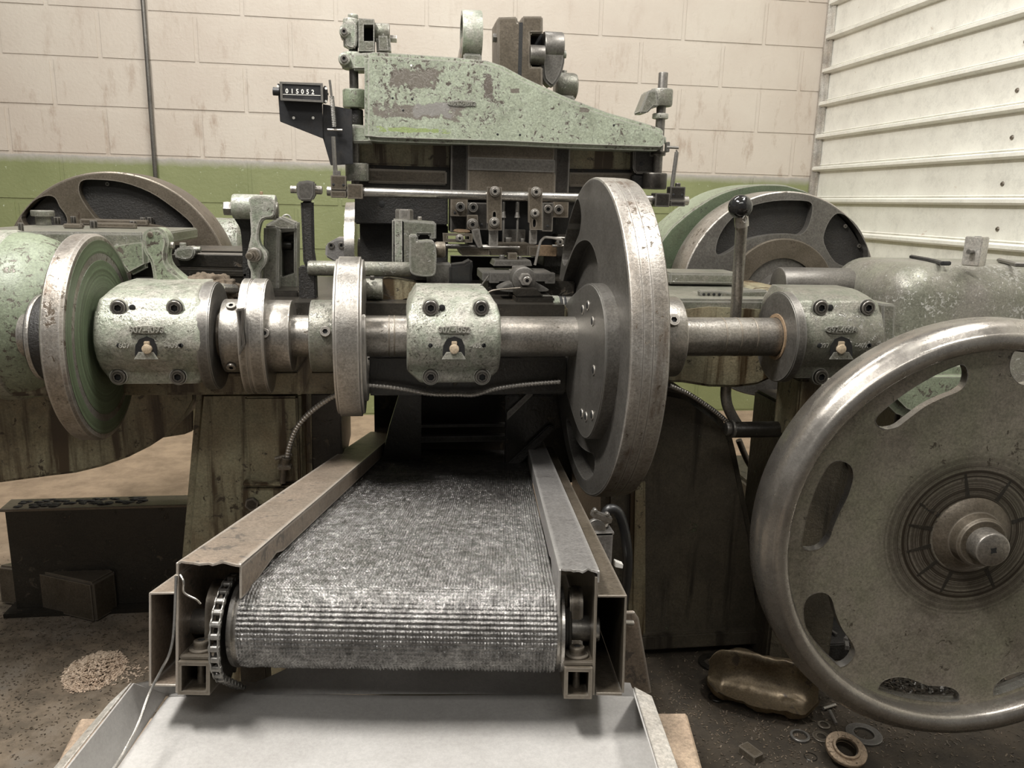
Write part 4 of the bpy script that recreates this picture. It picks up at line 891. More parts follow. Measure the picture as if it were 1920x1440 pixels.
m = MB(); boss(m, 663, 99, 131, 22); m.pl([(660, 99), (700, 98), (700, 131), (660, 131)], AY+.015, .06, .004); m.out('upper_ear', 'arm', am)
m = MB(); boss(m, 664, 235, 268, 23); m.pl([(660, 235), (700, 234), (700, 268), (660, 268)], AY+.012, .06, .004); m.out('lower_ear', 'arm', am)
for px, py in ((645, 110), (648, 255)):
    m = MB(); m.cy(px, py, 11, AY+.008, .04, .003); m.out('clamp_lug', 'greenlite', am); screw(am, px, py, AY+.008, 6.5)
for x, y in ((736, 184), (773, 186), (756, 207), (933, 252), (975, 253), (1151, 235)): MB().cy(x, y, 2.2, AY-.0003, .004, .0002, 10).out('small_hole', 'hole', am)
m = MB(); m.cy(771, 123, 2.2, AY-.0006, .002, .0002, 10); m.out('rivet', 'white', am)
m = MB(); m.pl(chaikin([(839, 188), (893, 188), (893, 200), (839, 200)], 2), AY-.0016, .004, .0008); np_ = m.out('number_plate', 'greygreen', am)
text('1101Z-1013', .0125, at(866, 194, AY-.0018), 'greygreen', np_, 'raised_number', .0009)
# guide rods with their collars
gl = thing('guide_rod', 'left vertical steel guide rod with green collars', 'rod', 'vertical guide rods')
m = MB(); r = 8.5*mpp(665, 200, AY); q0, q1 = at(664, 27, AY+.045), at(668, 352, AY+.045)
for zr in (0,): m.cyl(q1.x-.001, AY+.045, r, q1.z, at(662, 27, AY+.045).z, XY, 28)
m.out('rod', 'iron', gl)
m = MB(); m.cz(665, 168, 203, 22, AY+.045, .003); m.out('collar', 'green', gl)
m = MB(); m.cz(668, 205, 236, 13, AY+.045, .003); m.out('sleeve', 'castdark', gl)
m = MB(); m.cz(670, 306, 340, 22, AY+.045, .003); m.pl([(670, 306), (690, 306), (690, 340), (670, 340)], AY+.03, .05, .003); m.out('foot_collar', 'greygreen', gl)
gr = thing('guide_rod', 'right vertical steel guide rod with dark collars and bent clamp arm', 'rod', 'vertical guide rods')
m = MB(); q1 = at(1231, 352, AY+.045); m.cyl(at(1238, 230, AY+.045).x, AY+.045, 9*mpp(1238, 200, AY), q1.z, at(1243, 136, AY+.045).z, XY, 28); m.out('rod', 'iron', gr)
m = MB(); m.cz(1240, 167, 200, 21, AY+.045, .004); m.pl([(1232, 167), (1215, 170), (1198, 212), (1214, 212), (1226, 200), (1236, 200)], AY+.02, .05, .003); m.out('top_clamp', 'greygreen', gr)
m = MB(); m.cz(1238, 213, 223, 15, AY+.045, .002); m.out('collar', 'greenlite', gr)
m = MB(); m.cz(1234, 283, 292, 14, AY+.045, .002); m.cz(1227, 324, 355, 23, AY+.045, .004); m.pl([(1188, 272), (1232, 272), (1232, 326), (1192, 326), (1187, 318)], AY+.05, .03, .003); m.out('foot_bracket', 'castdark', gr).data.materials[0] = M['blackmid']
m = MB(); m.cy(1203, 307, 4, AY+.0495, .002, .0002, 12); m.out('hole', 'hole', gr)
m = MB(); m.pb(1186, 328, 1210, 352, AY+.055, .03, .003); m.out('side_boss', 'castdark', gr)
# clamp head on top of the left rod
tc = thing('rod_clamp', 'green cast clamp on top of the left guide rod with side barrel and bolt', 'clamp')
m = MB(); m.cz(658, 35, 90, 14.5, AY+.045, .004); m.pl(smooth([(640, 45), (655, 40), (668, 45), (668, 88), (650, 88), (645, 75), (637, 65)], 3), AY+.02, .04, .004); m.out('sleeve', 'greenlite', tc)
m = MB(); m.cy(645, 59, 9, AY+.012, .03, .002); m.out('lug', 'greenlite', tc); screw(tc, 645, 59, AY+.012, 6)
m = MB(); m.pl([(672, 34), (702, 36), (702, 96), (672, 96)], AY+.02, .07, .004, [[(682, 46), (700, 46), (700, 77), (682, 77)]]); m.out('yoke', 'greygreen', tc)
m = MB(); m.pb(680, 44, 702, 80, AY+.06, .03, 0); m.out('yoke_web', 'hole', tc)
m = MB(); m.cx(702, 731, 62, 17, AY+.05, .004); m.pl([(704, 62), (731, 62), (734, 100), (706, 100)], AY+.03, .04, .006); m.out('barrel', 'greygreen', tc)
m = MB(); q = at(738, 73, AY+.05); m.cyl(AY+.05, q.z, 7*mpp(738, 73, AY), at(730, 73, AY+.05).x, at(744, 73, AY+.05).x, YZ, 6, .001); m.out('bolt_head', 'steel', tc)
m = MB(); m.cz(662, 27, 36, 9.5, AY+.045, .002); m.out('rod_cap', 'greenlite', tc)
# parts rising behind the arm
rr_ = thing('ring_roller', 'worn green ring standing on edge behind the cast arm', 'roller')
m = MB(); q = at(885, 64, 2.02); R1 = 44*mpp(885, 64, 2.02); xa, xb = at(866, 64, 2.02).x, at(903, 64, 2.02).x
m.lathe([(xa, R1-.012), (xa, R1-.002), (xa+.003, R1), (xb-.003, R1), (xb, R1-.002), (xb, R1-.012), (xa, R1-.012)], 2.02+R1*.3, q.z, YZ, 64, cap=False); m.out('ring', 'greenlite', rr_)
m = MB(); m.cyl(2.02+R1*.3, q.z, .012, xa+.005, xb-.004, YZ); m.cyl(2.02+R1*.3, q.z, R1-.014, xa+.02, xa+.024, YZ); m.out('core', 'oilblack', rr_)
m = MB(); m.pl([(858, 112), (866, 70), (872, 60), (880, 112)], 2.03, .02, .002); m.out('stay', 'rust', rr_); MB().pb(868, 100, 902, 300, 2.00, .05, .003).out('mount', 'greygreen', rr_)
sl_ = thing('slide_block', 'tall slotted brown steel block standing behind the cast arm', 'block')
m = MB(); m.pl([(933, 32), (970, 31), (971, 42), (978, 42), (979, 30), (1018, 30), (1018, 62), (995, 62), (995, 125), (1018, 125), (1018, 250), (933, 250)], 2.02, .12, .003); m.out('block', 'brownst', sl_)
m = MB(); m.pb(971, 42, 978, 240, 2.0195, .001, 0); m.out('slot', 'hole', sl_)
m = MB(); m.pb(995, 62, 1018, 125, 2.08, .05, 0); m.out('pocket', 'hole', sl_)
m = MB(); q = at(925, 71, 2.05); m.cyl(2.05, q.z, 8*mpp(925, 71, 2.05), at(924, 71, 2.05).x, at(934, 71, 2.05).x, YZ, 6, .001); m.out('bolt_head', 'iron', sl_)
rk = thing('rear_roller', 'dark steel roller in an arm beside the slotted block', 'roller')
m = MB(); m.cx(994, 1022, 103, 17, 2.03, .002); m.out('pin', 'iron', rk)
m = MB(); m.cx(1020, 1057, 90, 28, 2.06, .004); m.pl(smooth([(1020, 90), (1057, 92), (1056, 130), (1040, 160), (1028, 158), (1018, 140)], 3), 2.03, .05, .006); m.out('arm', 'iron', rk)
m = MB(); m.cx(1055, 1062, 102, 7, 2.04, .001); m.out('grease_plug', 'greenlite', rk)
m = MB(); m.cx(1042, 1084, 162, 24, 2.12, .012); q = at(1058, 135, 2.12); m.cz(1058, 132, 142, 5, 2.12); m.out('barrel', 'greygreen', rk); MB().pb(1024, 178, 1076, 320, 2.07, .08, .004).out('mount', 'greygreen', rk)

# ================================================================== COUNTER
ct = thing('tally_counter', 'black mechanical tally counter reading 015052 on a bent black bracket', 'counter')
YC = 1.83
m = MB(); m.pl([(527, 156), (604, 158), (605, 191), (528, 187)], YC, .045, .002); m.out('case', 'iron', ct)
m = MB(); m.pl([(528, 157), (602, 160), (603, 188), (529, 185)], YC-.002, .003, .0005); m.out('face', 'black', ct)
m = MB(); m.pl([(524, 153), (605, 156), (606, 192), (526, 188)], YC-.004, .006, .001, [[(529, 157), (601, 160), (602, 188), (530, 184)]]); m.out('bezel', 'iron', ct)
c0, c1 = at(538, 171, YC-.003), at(586.5, 173, YC-.003)
for i, ch_ in enumerate('015052'):
    p_ = c0+(c1-c0)*(i/5); text(ch_, .0128, Vector((p_.x, YC-.003, p_.z)), 'white', ct, 'digit', .0004, cu_scale=.9)
m = MB(); m.pl([(529, 176.2), (601, 178.6), (601, 179.6), (529, 177.2)], YC-.0028, .001, 0); m.out('white_line', 'white', ct)
m = MB(); m.ptube([(512, 171, YC+.02), (524, 172, YC+.02)], 7.5, 1, 16); m.out('reset_knob', 'black', ct)
m = MB(); m.pl(chaikin([(605, 160), (614, 162), (615, 193), (605, 194)], 1), YC+.006, .006, .001); m.out('end_bracket', 'black', ct)
for x, y in ((611, 166), (611, 190), (521, 162)): MB().cy(x, y, 2.3, YC+.0052, .001, .0001, 12).out('rivet', 'white', ct)
m = MB(); m.pl([(520, 156), (604, 188), (606, 260), (525, 228)], YC+.022, .003, .0008); m.pl([(605, 195), (660, 205), (662, 308), (620, 310), (605, 258)], YC+.026, .003, .0008); m.out('bracket', 'black', ct)
for x, y in ((550.5, 221), (587, 221)): MB().cy(x, y, 2.6, YC+.0212, .001, .0001, 12).out('bracket_hole', 'white', ct)
m = MB(); m.pb(605, 174, 616, 178, YC+.01, .004, .0005); m.ptube([(618, 150, YC+.01), (620, 165, YC+.01), (622, 185, YC+.01)], 2.2, 2, 8); m.out('trip_arm', 'iron', ct)
pts = []
for i in range(24*8):
    t_ = i/(24*8); px_, py_ = 622+5*t_, 180+58*t_; q = at(px_, py_, YC+.01); a = 2*PI*24*t_; pts.append((q.x+.0045*math.cos(a), q.y+.0045*math.sin(a), q.z))
m = MB(); m.tube(pts, .0009, 5, 1); m.out('spring', 'iron', ct)
m = MB(); m.ptube([(614, 243, YC+.012), (642, 244, YC+.012)], 2.2, 1, 8); m.out('pin', 'steel', ct)
tr = thing('trip_rod', 'thin dark link rod hanging beside the left guide rod', 'rod')
m = MB(); m.ptube([(625, 256, 1.83), (629, 326, 1.83)], 4, 1, 10); m.pb(624, 320, 638, 330, 1.826, .012, .001); m.out('rod', 'iron', tr)
tr2 = thing('trip_rod', 'thin dark link rod hanging from a pin beside the right guide rod', 'rod')
m = MB(); m.ptube([(1269, 285, 1.83), (1260, 350, 1.83)], 4, 1, 10); m.ptube([(1250, 276, 1.84), (1272, 277, 1.84)], 2.6, 1, 8); m.pb(1251, 266, 1256, 285, 1.85, .02, .001); m.ptube([(1268, 281, 1.83), (1270, 286, 1.83)], 1.6, 1, 6); m.out('rod', 'iron', tr2)

# ================================================================== CROSS BAR with end blocks and straps
cb = thing('cross_bar', 'bright round cross bar below the cast arm with small square end blocks', 'bar')
YB = 1.83; q0, q1 = at(613, 358, YB), at(1290, 377, YB); zbr = (q0.z+q1.z)/2
m = MB(); m.cyl(YB, at(900, 366, YB).z, 8.6*mpp(900, 366, YB), q0.x, q1.x, YZ, 28, .001); m.out('bar', 'bright', cb)
m = MB(); m.pb(620, 329, 649, 356, YB-.014, .028, .001); m.pb(620, 358, 649, 371, YB-.014, .028, .001); m.out('split_block', 'brownst', cb)
m = MB(); m.pb(651, 345, 680, 373, YB-.018, .036, .001); m.out('square_block', 'tan', cb).data.materials[0] = M['brownst']
for x, y in ((625, 346), (644, 347), (1263, 365), (1279, 366)): MB().cy(x, y, 2.6, YB-.0145, .002, .0002, 12).out('pin_hole', 'hole', cb)
m = MB(); m.pb(1229, 362, 1256, 388, YB-.018, .036, .001); m.pb(1257, 350, 1285, 375, YB-.014, .028, .001); m.pb(1257, 377, 1285, 387, YB-.014, .028, .001); m.cz(1271, 343, 351, 5, YB); m.out('end_block', 'castdark', cb).data.materials[0] = M['blackmid']
def strap(x0, x1, y0, y1, lab, slot, scr, toe):
    t = thing('bar_strap', lab, 'strap', 'slotted straps hanging from the cross bar')
    Y = YB-.022
    m = MB(); m.pl([(x0, y0), (x1, y0+1), (x1, y1), (x0+3, y1), (x0+2, y1-13), (x0, y1-14)], Y, .012, .001, [chaikin([(slot[0], slot[1]), (slot[2], slot[1]), (slot[2], slot[3]), (slot[0], slot[3])], 2)]); m.out('strap', 'steel', t).data.materials[0] = M['brownst']
    m = MB(); m.pb(slot[0]-1, slot[1]-1, slot[2]+1, slot[3]+1, Y+.011, .001, 0); m.out('slot', 'hole', t)
    for (x, y, r) in scr:
        m = MB(); m.cy(x, y, r*1.22, Y-.003, .004, .0005, 24); m.out('washer', 'dullsteel', t); screw(t, x, y, Y-.003, r*.85, 'light')
    m = MB(); m.pb(toe[0], toe[1], toe[2], toe[3], Y+.013, .012, .0015); m.out('toe', 'steel', t); return t
strap(913, 941, 350, 432, 'left slotted strap clamped on the cross bar, slot above its lower screw', (924, 397, 930, 412), ((928, 359, 8), (927, 417, 8)), (917, 430, 934, 462))
strap(991, 1017, 352, 431, 'right slotted strap clamped on the cross bar, slot below its lower screw', (999, 411, 1005, 426), ((1005, 360, 8), (1003, 400, 7)), (993, 431, 1007, 458))

# ================================================================== TOOL SLIDE behind
ts = thing('tool_slide', 'dark oily slide assembly of steel plates under the cast arm', 'slide')
YS = 1.94
m = MB(); m.pb(672, 262, 846, 311, YS, .12, .004); m.out('left_plate_upper', 'greenoil', ts)
m = MB(); m.pb(688, 318, 838, 345, YS, .12, .003); m.out('left_plate_lower', 'brownst', ts).name = 'left_plate_lower'
m = MB(); m.pb(672, 300, 1205, 372, YS+.01, .12, .003); m.out('back_plate', 'oilblack', ts)
m = MB(); m.pl([(665, 365), (840, 365), (840, 423), (665, 420)], YS-.01, .10, .003); m.out('lower_plate', 'blackmid', ts).data.materials[0] = M['castdark']
m = MB(); m.cy(716, 383, 6, YS-.0105, .002, .0003, 16); m.out('hole', 'hole', ts)
m = MB(); m.pb(675, 420, 840, 500, YS+.03, .10, .003); m.out('lower_block', 'castdark', ts)
m = MB(); m.pb(845, 262, 877, 436, YS-.03, .08, .002); m.out('left_guide', 'blackmid', ts)
m = MB(); m.pb(1040, 262, 1068, 380, YS-.03, .08, .002); m.out('right_guide', 'blackmid', ts)
m = MB(); m.pl([(877, 262), (1041, 262), (1041, 272), (1038, 320), (1042, 328), (1041, 372), (877, 368)], YS-.04, .06, .002); m.out('ram_plate', 'brownst', ts)
m = MB(); m.pb(877, 297, 1040, 321, YS-.0425, .003, .0006); m.out('ram_band', 'iron', ts)
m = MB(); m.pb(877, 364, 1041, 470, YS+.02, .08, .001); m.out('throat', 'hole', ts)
m = MB(); m.pl([(1066, 270), (1205, 272), (1205, 318), (1066, 316)], YS, .12, .003); m.out('right_plate_upper', 'greenoil', ts)
m = MB(); m.pl([(1066, 323), (1190, 324), (1190, 350), (1066, 350)], YS, .12, .003); m.out('right_plate_lower', 'brownst', ts)
m = MB(); m.pb(1040, 352, 1100, 470, YS+.03, .08, .002); m.out('right_block', 'castdark', ts)
for (x0, y0, x1, y1, sc_, mt) in ((845, 372, 877, 406, ((863, 388, 9),), 'brownst'), (876, 380, 915, 431, ((887, 389, 9),), 'blackmid'), (1017, 380, 1037, 434, ((1027, 392, 8),), 'blackmid'), (1037, 376, 1066, 408, ((1047, 393, 9),), 'brownst')):
    m = MB(); m.pb(x0, y0, x1, y1, YS-.055, .03, .001); m.out('mount_plate', mt, ts)
    for x, y, r in sc_: screw(ts, x, y, YS-.056, r)
for x, y in ((903, 421), (1027, 424), (853, 399)): MB().cy(x, y, 2.6, YS-.0557, .002, .0002, 10).out('pin_hole', 'hole', ts)
m = MB(); m.pl([(876, 403), (896, 403), (897, 420), (901, 432), (875, 431)], YS-.07, .014, .001); m.out('finger_mount', 'brownst', ts)
m = MB(); m.cy(886, 421, 11, YS-.074, .005, .0006, 24); m.out('washer', 'steel', ts); screw(ts, 886, 421, YS-.074, 7.5, 'light')
m = MB(); m.pl([(884, 430), (899, 428), (902, 445), (905, 463), (897, 466), (888, 448)], YS-.085, .012, .002); m.out('finger', 'steel', ts)
for x0, w_ in ((970, 5), (944, 4)):
    m = MB(); m.cz(x0, 378, 398, w_*.8, YS-.02); m.lathe([(at(x0, 408, YS-.02).z, 5.5*mpp(x0, 400, YS)), (at(x0, 396, YS-.02).z, 3*mpp(x0, 400, YS))], at(x0, 400, YS-.02).x, YS-.02, XY, 16); m.cz(x0, 407, 455, 2.2, YS-.02); m.out('punch', 'iron', ts)
m = MB(); m.cz(952, 445, 458, 8, YS-.01); m.cz(979, 447, 458, 5, YS-.01); m.pb(943, 430, 985, 456, YS+.005, .01, .001); m.out('die_stud', 'iron', ts)

gb = thing('gauge_bar', 'small slotted gauge bar with a screw left of the finger clamp', 'bar')
m = MB(); m.pl([(830, 437), (886, 438), (886, 455), (831, 454)], YS-.10, .008, .001, [[(839, 442), (880, 443), (880, 449), (839, 448)]]); m.out('bar', 'brownst', gb)
m = MB(); m.cy(862, 447, 7.5, YS-.108, .01, .001, 24); m.out('washer', 'steel', gb); screw(gb, 862, 447, YS-.108, 5, 'light')
m = MB(); m.pl(chaikin([(850, 429), (882, 431), (883, 437), (851, 437)], 1), YS-.095, .02, .002); m.out('clip', 'tan', gb)
fr_ = thing('feed_rod', 'bright horizontal feed rod low under the straps', 'rod')
m = MB(); m.cx(818, 915, 462, 4.8, YS-.07); m.cx(905, 975, 464, 3.2, YS-.08); m.out('rod', 'bright', fr_)
dt = thing('die_tray', 'long flat steel die holder lying below the straps', 'tool holder')
m = MB(); m.pl([(858, 464), (918, 464), (918, 479), (866, 479)], YS-.08, .10, .001); m.pl([(918, 456), (992, 456), (992, 480), (918, 479)], YS-.065, .10, .001); m.pl([(992, 462), (1012, 462), (1012, 481), (992, 480)], YS-.08, .09, .001); m.out('holder', 'steel', dt).data.materials[0] = M['brownst']
m = MB(); m.pl([(1012, 462), (1044, 462), (1043, 481), (1010, 480)], YS-.08, .06, .001); m.out('tan_block', 'tan', dt)
m = MB(); m.pb(1044, 440, 1075, 482, YS-.04, .06, .002); m.out('stop', 'oilblack', dt)
m = MB(); m.pb(1020, 478, 1075, 500, YS-.02, .2, .001); m.out('base', 'castdark', dt); MB().pb(845, 482, 1085, 575, 2.06, .03, .001).out('rear_block', 'castdark', dt)  # rear_block is added as dark backing, standing for shade behind the tooling
hk2 = tag(MB().ptube([(1003, 497, 1.82), (1008, 475, 1.82), (1013, 455, 1.82), (1018, 448, 1.82), (1025, 445, 1.82), (1052, 449, 1.82)], 2.4, 3, 6).out('bent_rod', 'steel'), 'thin hex key shaped bent rod leaning against the tan block', 'rod')
pkx = thing('clamp_pin', 'short bright double pin with hex socket beside the tall flywheel top', 'pin')
m = MB(); m.cx(1030, 1060, 446, 2.2, 1.84); m.cx(1035, 1060, 461, 2.6, 1.84); m.cy(1050, 454, 7, 1.835, .02); m.out('pins', 'bright', pkx); screw(pkx, 1050, 454, 1.835, 5)
# die stack and T table
sk = thing('shim_stack', 'small stack of grey die blocks with bolts behind the slotted table', 'block')
m = MB(); m.pl([(929, 488), (995, 488), (998, 499), (925, 499)], 1.80, .08, .001); m.out('base_block', 'iron', sk)
m = MB(); m.pb(953, 474, 970, 487, 1.82, .03, .001); m.out('tan_block', 'brownst', sk)
m = MB(); m.cz(941, 478, 488, 5, 1.83); m.cz(975, 480, 488, 4, 1.83); m.out('studs', 'iron', sk)
tt = thing('slotted_table', 'grey slotted steel table with hex nut on its top behind the middle bearing', 'table')
q0, q1 = at(918, 511, 1.72), at(1041, 511, 1.72); zt_ = q0.z
m = MB(); m.pl([(918, 511), (1041, 512), (1041, 532), (1022, 532), (1022, 528), (936, 528), (936, 531), (918, 531)], 1.72, .02, .001); m.box(q0.x-.014, q1.x+.0, 1.735, 1.86, q0.z-.02, q0.z-.0008, .0015); m.out('table', 'iron', tt)
m = MB(); p_ = at(972, 503, 1.78); m.prism(circ(p_.x, 1.78, 12.5*mpp(972, 503, 1.78), 6), zt_, zt_+.010, XY, .001); m.cyl(p_.x, 1.78, 18*mpp(972, 503, 1.78), zt_-.001, zt_+.002, XY); m.out('nut', 'steel', tt)
m = MB(); m.box(q0.x, q1.x+.05, 1.74, 1.95, .80, zt_-.019, .003); m.out('pedestal', 'oilblack', tt)
rl = thing('cam_follower', 'rocker bracket with hex nut and socket bolt above the middle bearing', 'bracket')
m = MB(); m.cy(983, 524, 23, 1.64, .05, .003, 40); m.pl(smooth([(962, 530), (940, 538), (936, 545), (960, 548), (1000, 548), (1030, 545), (1015, 535), (1003, 530)], 3), 1.65, .05, .004); m.out('arm', 'iron', rl)
m = MB(); m.pl([(968, 541), (1006, 541), (1020, 556), (968, 557)], 1.60, .05, .002); m.box(at(968, 556, 1.6).x, at(1040, 556, 1.6).x, 1.60, 1.72, .80, at(980, 556, 1.6).z, .003); m.out('foot', 'oilblack', rl)
m = MB(); q = at(987, 525, 1.615); m.prism(circ(q.x, q.z, 12.5*mpp(987, 525, 1.615), 6), 1.622, 1.645, XZ, .001); m.out('nut', 'steel', rl); screw(rl, 988, 526, 1.615, 7.5, 'light')
rc_ = thing('cross_roller', 'short green worn cylinder left of the tall flywheel hub', 'cylinder')
m = MB(); m.cx(984, 1050, 574, 20, 1.62, .004); m.out('barrel', 'greenlite', rc_)
m = MB(); m.cx(1050, 1054, 574, 19, 1.62, .0005); m.cx(1057, 1061, 574, 19, 1.62, .0005); m.out('seal_ring', 'hole', rc_)
m = MB(); m.cx(1053, 1100, 574, 18, 1.62, .002); m.out('sleeve', 'iron', rc_)
wrx = tag(MB().ptube([(895, 547, 1.56), (905, 532, 1.56), (916, 517, 1.56)], 1.8, 1, 8).out('pull_wire', 'bright'), 'short straight bright wire above the middle bearing', 'wire')
wry = tag(MB().ptube([(909, 554, 1.55), (920, 546, 1.55), (935, 543, 1.56), (960, 541, 1.58), (975, 540, 1.59)], 1.6, 4, 8).out('copper_tube', 'brownst'), 'thin curved tube running from the middle bearing to the rocker bracket', 'tube')

# ================================================================== MIDDLE LEFT MECHANISMS
pr = thing('push_rod', 'thick round horizontal push rod behind the thin cam disc', 'rod')
m = MB(); m.cx(576, 772, 504, 14, 1.64, .006); m.out('rod', 'greygreen', pr)
m = MB(); m.pl(smooth([(768, 442), (782, 442), (782, 452), (812, 452), (818, 470), (818, 500), (812, 518), (780, 517), (768, 505), (768, 460)], 3), 1.62, .06, .006); m.out('clevis', 'greygreen', pr)
m = MB(); m.cx(815, 836, 468, 15, 1.66, .006); m.out('end_knob', 'brownst', pr)
nb_ = thing('anvil_block', 'square green worn block with large hex nut on top', 'block')
m = MB(); m.pl([(735, 412), (745, 411), (818, 417), (818, 450), (806, 450), (806, 440), (784, 440), (784, 500), (735, 500)], 1.72, .09, .003); m.out('block', 'greygreen', nb_)
m = MB(); m.pb(737, 412, 757, 497, 1.717, .02, .003); m.out('front_rib', 'greenlite', nb_)
m = MB(); q = at(758, 403, 1.755); m.prism(circ(q.x, 1.755, 17.5*mpp(758, 403, 1.755), 6), at(758, 413, 1.755).z, at(758, 392, 1.755).z, XY, .002); m.out('hex_nut', 'steel', nb_)
m = MB(); m.cz(787, 406, 413, 4, 1.74); m.out('pin', 'steel', nb_)
m = MB(); m.box(at(730, 500, 1.72).x, at(818, 500, 1.72).x, 1.70, 1.82, .84, at(730, 497, 1.72).z, .003); m.out('foot', 'oilblack', nb_)
sbx = thing('square_rod', 'square oily steel rod end wrapped in grey tape beside the middle bearing', 'rod')
m = MB(); m.pb(800, 494, 846, 536, 1.64, .04, .002); m.out('rod', 'iron', sbx)
m = MB(); m.pl([(843, 497), (870, 494), (886, 486), (887, 500), (885, 515), (886, 530), (880, 541), (860, 540), (843, 541)], 1.625, .055, .005); m.out('tape_wrap', 'castdark', sbx).data.materials[0] = M['rubber']
m = MB(); m.pb(870, 538, 895, 548, 1.63, .03, .002); m.out('pale_shim', 'galv', sbx)
sm2 = thing('lever_link', 'oily green link arm with a small cup screw behind the thin cam disc', 'link')
m = MB(); m.cx(678, 718, 542, 20, 1.62, .004); m.out('collar', 'greygreen', sm2)
m = MB(); m.cz(698, 517, 525, 4.5, 1.60); m.out('cup_screw', 'blackmid', sm2)
m = MB(); m.pl(smooth([(716, 524), (760, 526), (800, 534), (850, 536), (870, 552), (830, 560), (760, 562), (735, 580), (716, 590), (712, 560)], 3), 1.63, .04, .005); m.out('arm', 'greenoil', sm2)
m = MB(); m.pl([(640, 520), (700, 521), (720, 600), (640, 600)], 1.66, .03, .003); m.pl([(690, 520), (840, 524), (840, 540), (690, 540)], 1.70, .06, .003); m.out('under_block', 'castdark', sm2)
# rocker on top, left of T handle
rk2 = thing('rocker_arm', 'pale worn rocker arm with round barrel top and hex bolt', 'rocker')
m = MB(); m.cx(434, 517, 388, 23, 1.68, .004); m.out('barrel', 'greenlite', rk2)
m = MB(); q = at(425, 391, 1.68); m.cyl(1.68, q.z, 14*mpp(425, 391, 1.68), at(416, 391, 1.66).x, at(434, 391, 1.66).x, YZ, 6, .002); m.out('hex_bolt', 'iron', rk2)
m = MB(); m.cx(514, 521, 394, 15, 1.68, .003); m.out('pin_end', 'steel', rk2)
m = MB(); m.pl(smooth([(436, 395), (470, 400), (472, 430), (468, 470), (470, 530), (456, 530), (454, 470), (450, 430), (440, 412)], 3), 1.70, .03, .004); m.out('rear_limb', 'castdark', rk2)
m = MB(); m.pl(smooth([(468, 370), (512, 372), (514, 405), (492, 412), (484, 440), (488, 460), (500, 475), (498, 495), (488, 510), (485, 535), (470, 535), (470, 510), (464, 495), (464, 470), (470, 440), (468, 400)], 3), 1.655, .03, .005); m.out('front_limb', 'greenlite', rk2)
m = MB(); m.cy(476, 478, 14, 1.64, .03, .003); m.out('boss', 'steel', rk2); q = at(474, 479, 1.63); m = MB(); m.prism(circ(q.x, q.z, 12*mpp(474, 479, 1.63), 6), 1.628, 1.64, XZ, .001); m.cyl(q.x-.004, q.z, .007, 1.612, 1.63, XZ); m.out('nut', 'brownst', rk2)
m = MB(); m.cz(490, 359, 366, 3, 1.68); m.out('oil_pin', 'tan', rk2)
bxk = thing('bracket_box', 'upright hollow cast bracket between rocker arm and tee handle', 'bracket')
f1 = [(494, 424), (518, 423), (524, 430), (522, 560), (492, 562)]
m = MB(); m.pl(f1, 1.70, .03, .004); m.pl([(494, 424), (525, 405), (556, 418), (556, 432), (518, 432)], 1.73, .05, .004)
m.pl([(518, 420), (557, 418), (557, 560), (518, 560)], 1.74, .05, .003, [[(527, 436), (551, 434), (551, 512), (528, 520)]]); m.out('bracket', 'brownst', bxk).data.materials[0] = M['greygreen']
m = MB(); m.pb(524, 432, 555, 525, 1.785, .01, 0); m.cx(528, 548, 460, 9, 1.77); m.out('inner_core', 'oilblack', bxk)
m = MB(); m.pb(480, 545, 560, 570, 1.66, .14, .003); m.out('foot', 'oilblack', bxk)
pts = [(537+8*math.cos(a), 411+8*math.sin(a), 1.79) for a in [i*PI/8 for i in range(17)]]
m = MB(); m.ptube(pts, 2, 1, 8); m.out('lifting_eye', 'greygreen', bxk)
th_ = thing('tee_handle', 'black tee handle wrench with steel cross pin standing upright', 'tool')
m = MB(); m.pl([(563, 375), (587, 375), (589, 470), (592, 490), (590, 505), (574, 505), (568, 490)], 1.64, .018, .005, seg=3); m.pb(560, 500, 592, 562, 1.635, .04, .003); m.out('shank', 'castdark', th_)
m = MB(); m.pl([(556, 341), (577, 338), (590, 341), (590, 366), (584, 377), (562, 377), (556, 367)], 1.632, .034, .003); m.out('head', 'iron', th_)
m = MB(); m.ptube([(545, 355, 1.655), (556, 355.5, 1.655)], 7, 1, 20); m.cx(570, 604, 356, 8, 1.65, .005); m.out('cross_pin', 'steel', th_)
# left of them: lever fork, slide bars, rag
fl2 = thing('fork_lever', 'green rusty lever with round boss behind the left bearing', 'lever')
m = MB(); m.pl(smooth([(266, 440), (280, 429), (298, 428), (310, 438), (315, 455), (311, 480), (318, 500), (340, 520), (365, 540), (365, 556), (290, 556), (286, 520), (280, 490), (268, 470)], 3), 1.58, .045, .007); m.out('lever', 'greenlite', fl2).data.materials[0] = M['green']
m = MB(); m.cy(281, 440, 5.5, 1.578, .01); m.out('pin', 'brownst', fl2); m = MB(); m.cx(309, 326, 460, 6.5, 1.60, .003); m.out('stud', 'steel', fl2)
tb = thing('left_table', 'flat green oily table plate at upper left carrying small clamps', 'table')
m = MB(); m.pl([(-120, 432), (100, 434), (268, 436), (272, 470), (240, 480), (200, 490), (90, 452), (-120, 450)], 1.66, .012, .004); q0, q1 = at(-120, 434, 1.665), at(272, 436, 1.665)
m.box(q0.x, q1.x-.004, 1.665, 2.1, q0.z-.025, q0.z-.0005, .003); m.out('plate', 'greygreen', tb)
m = MB(); m.pl([(200, 455), (245, 448), (275, 445), (278, 500), (240, 520), (210, 480)], 1.655, .03, .008); m.out('end_boss', 'green', tb)
m = MB(); m.pb(245, 470, 480, 560, 1.86, .2, .003); m.out('under_casting', 'oilblack', tb)
zt2 = q0.z
bb = thing('round_bolt', 'large flat topped round bolt on the left table', 'bolt')
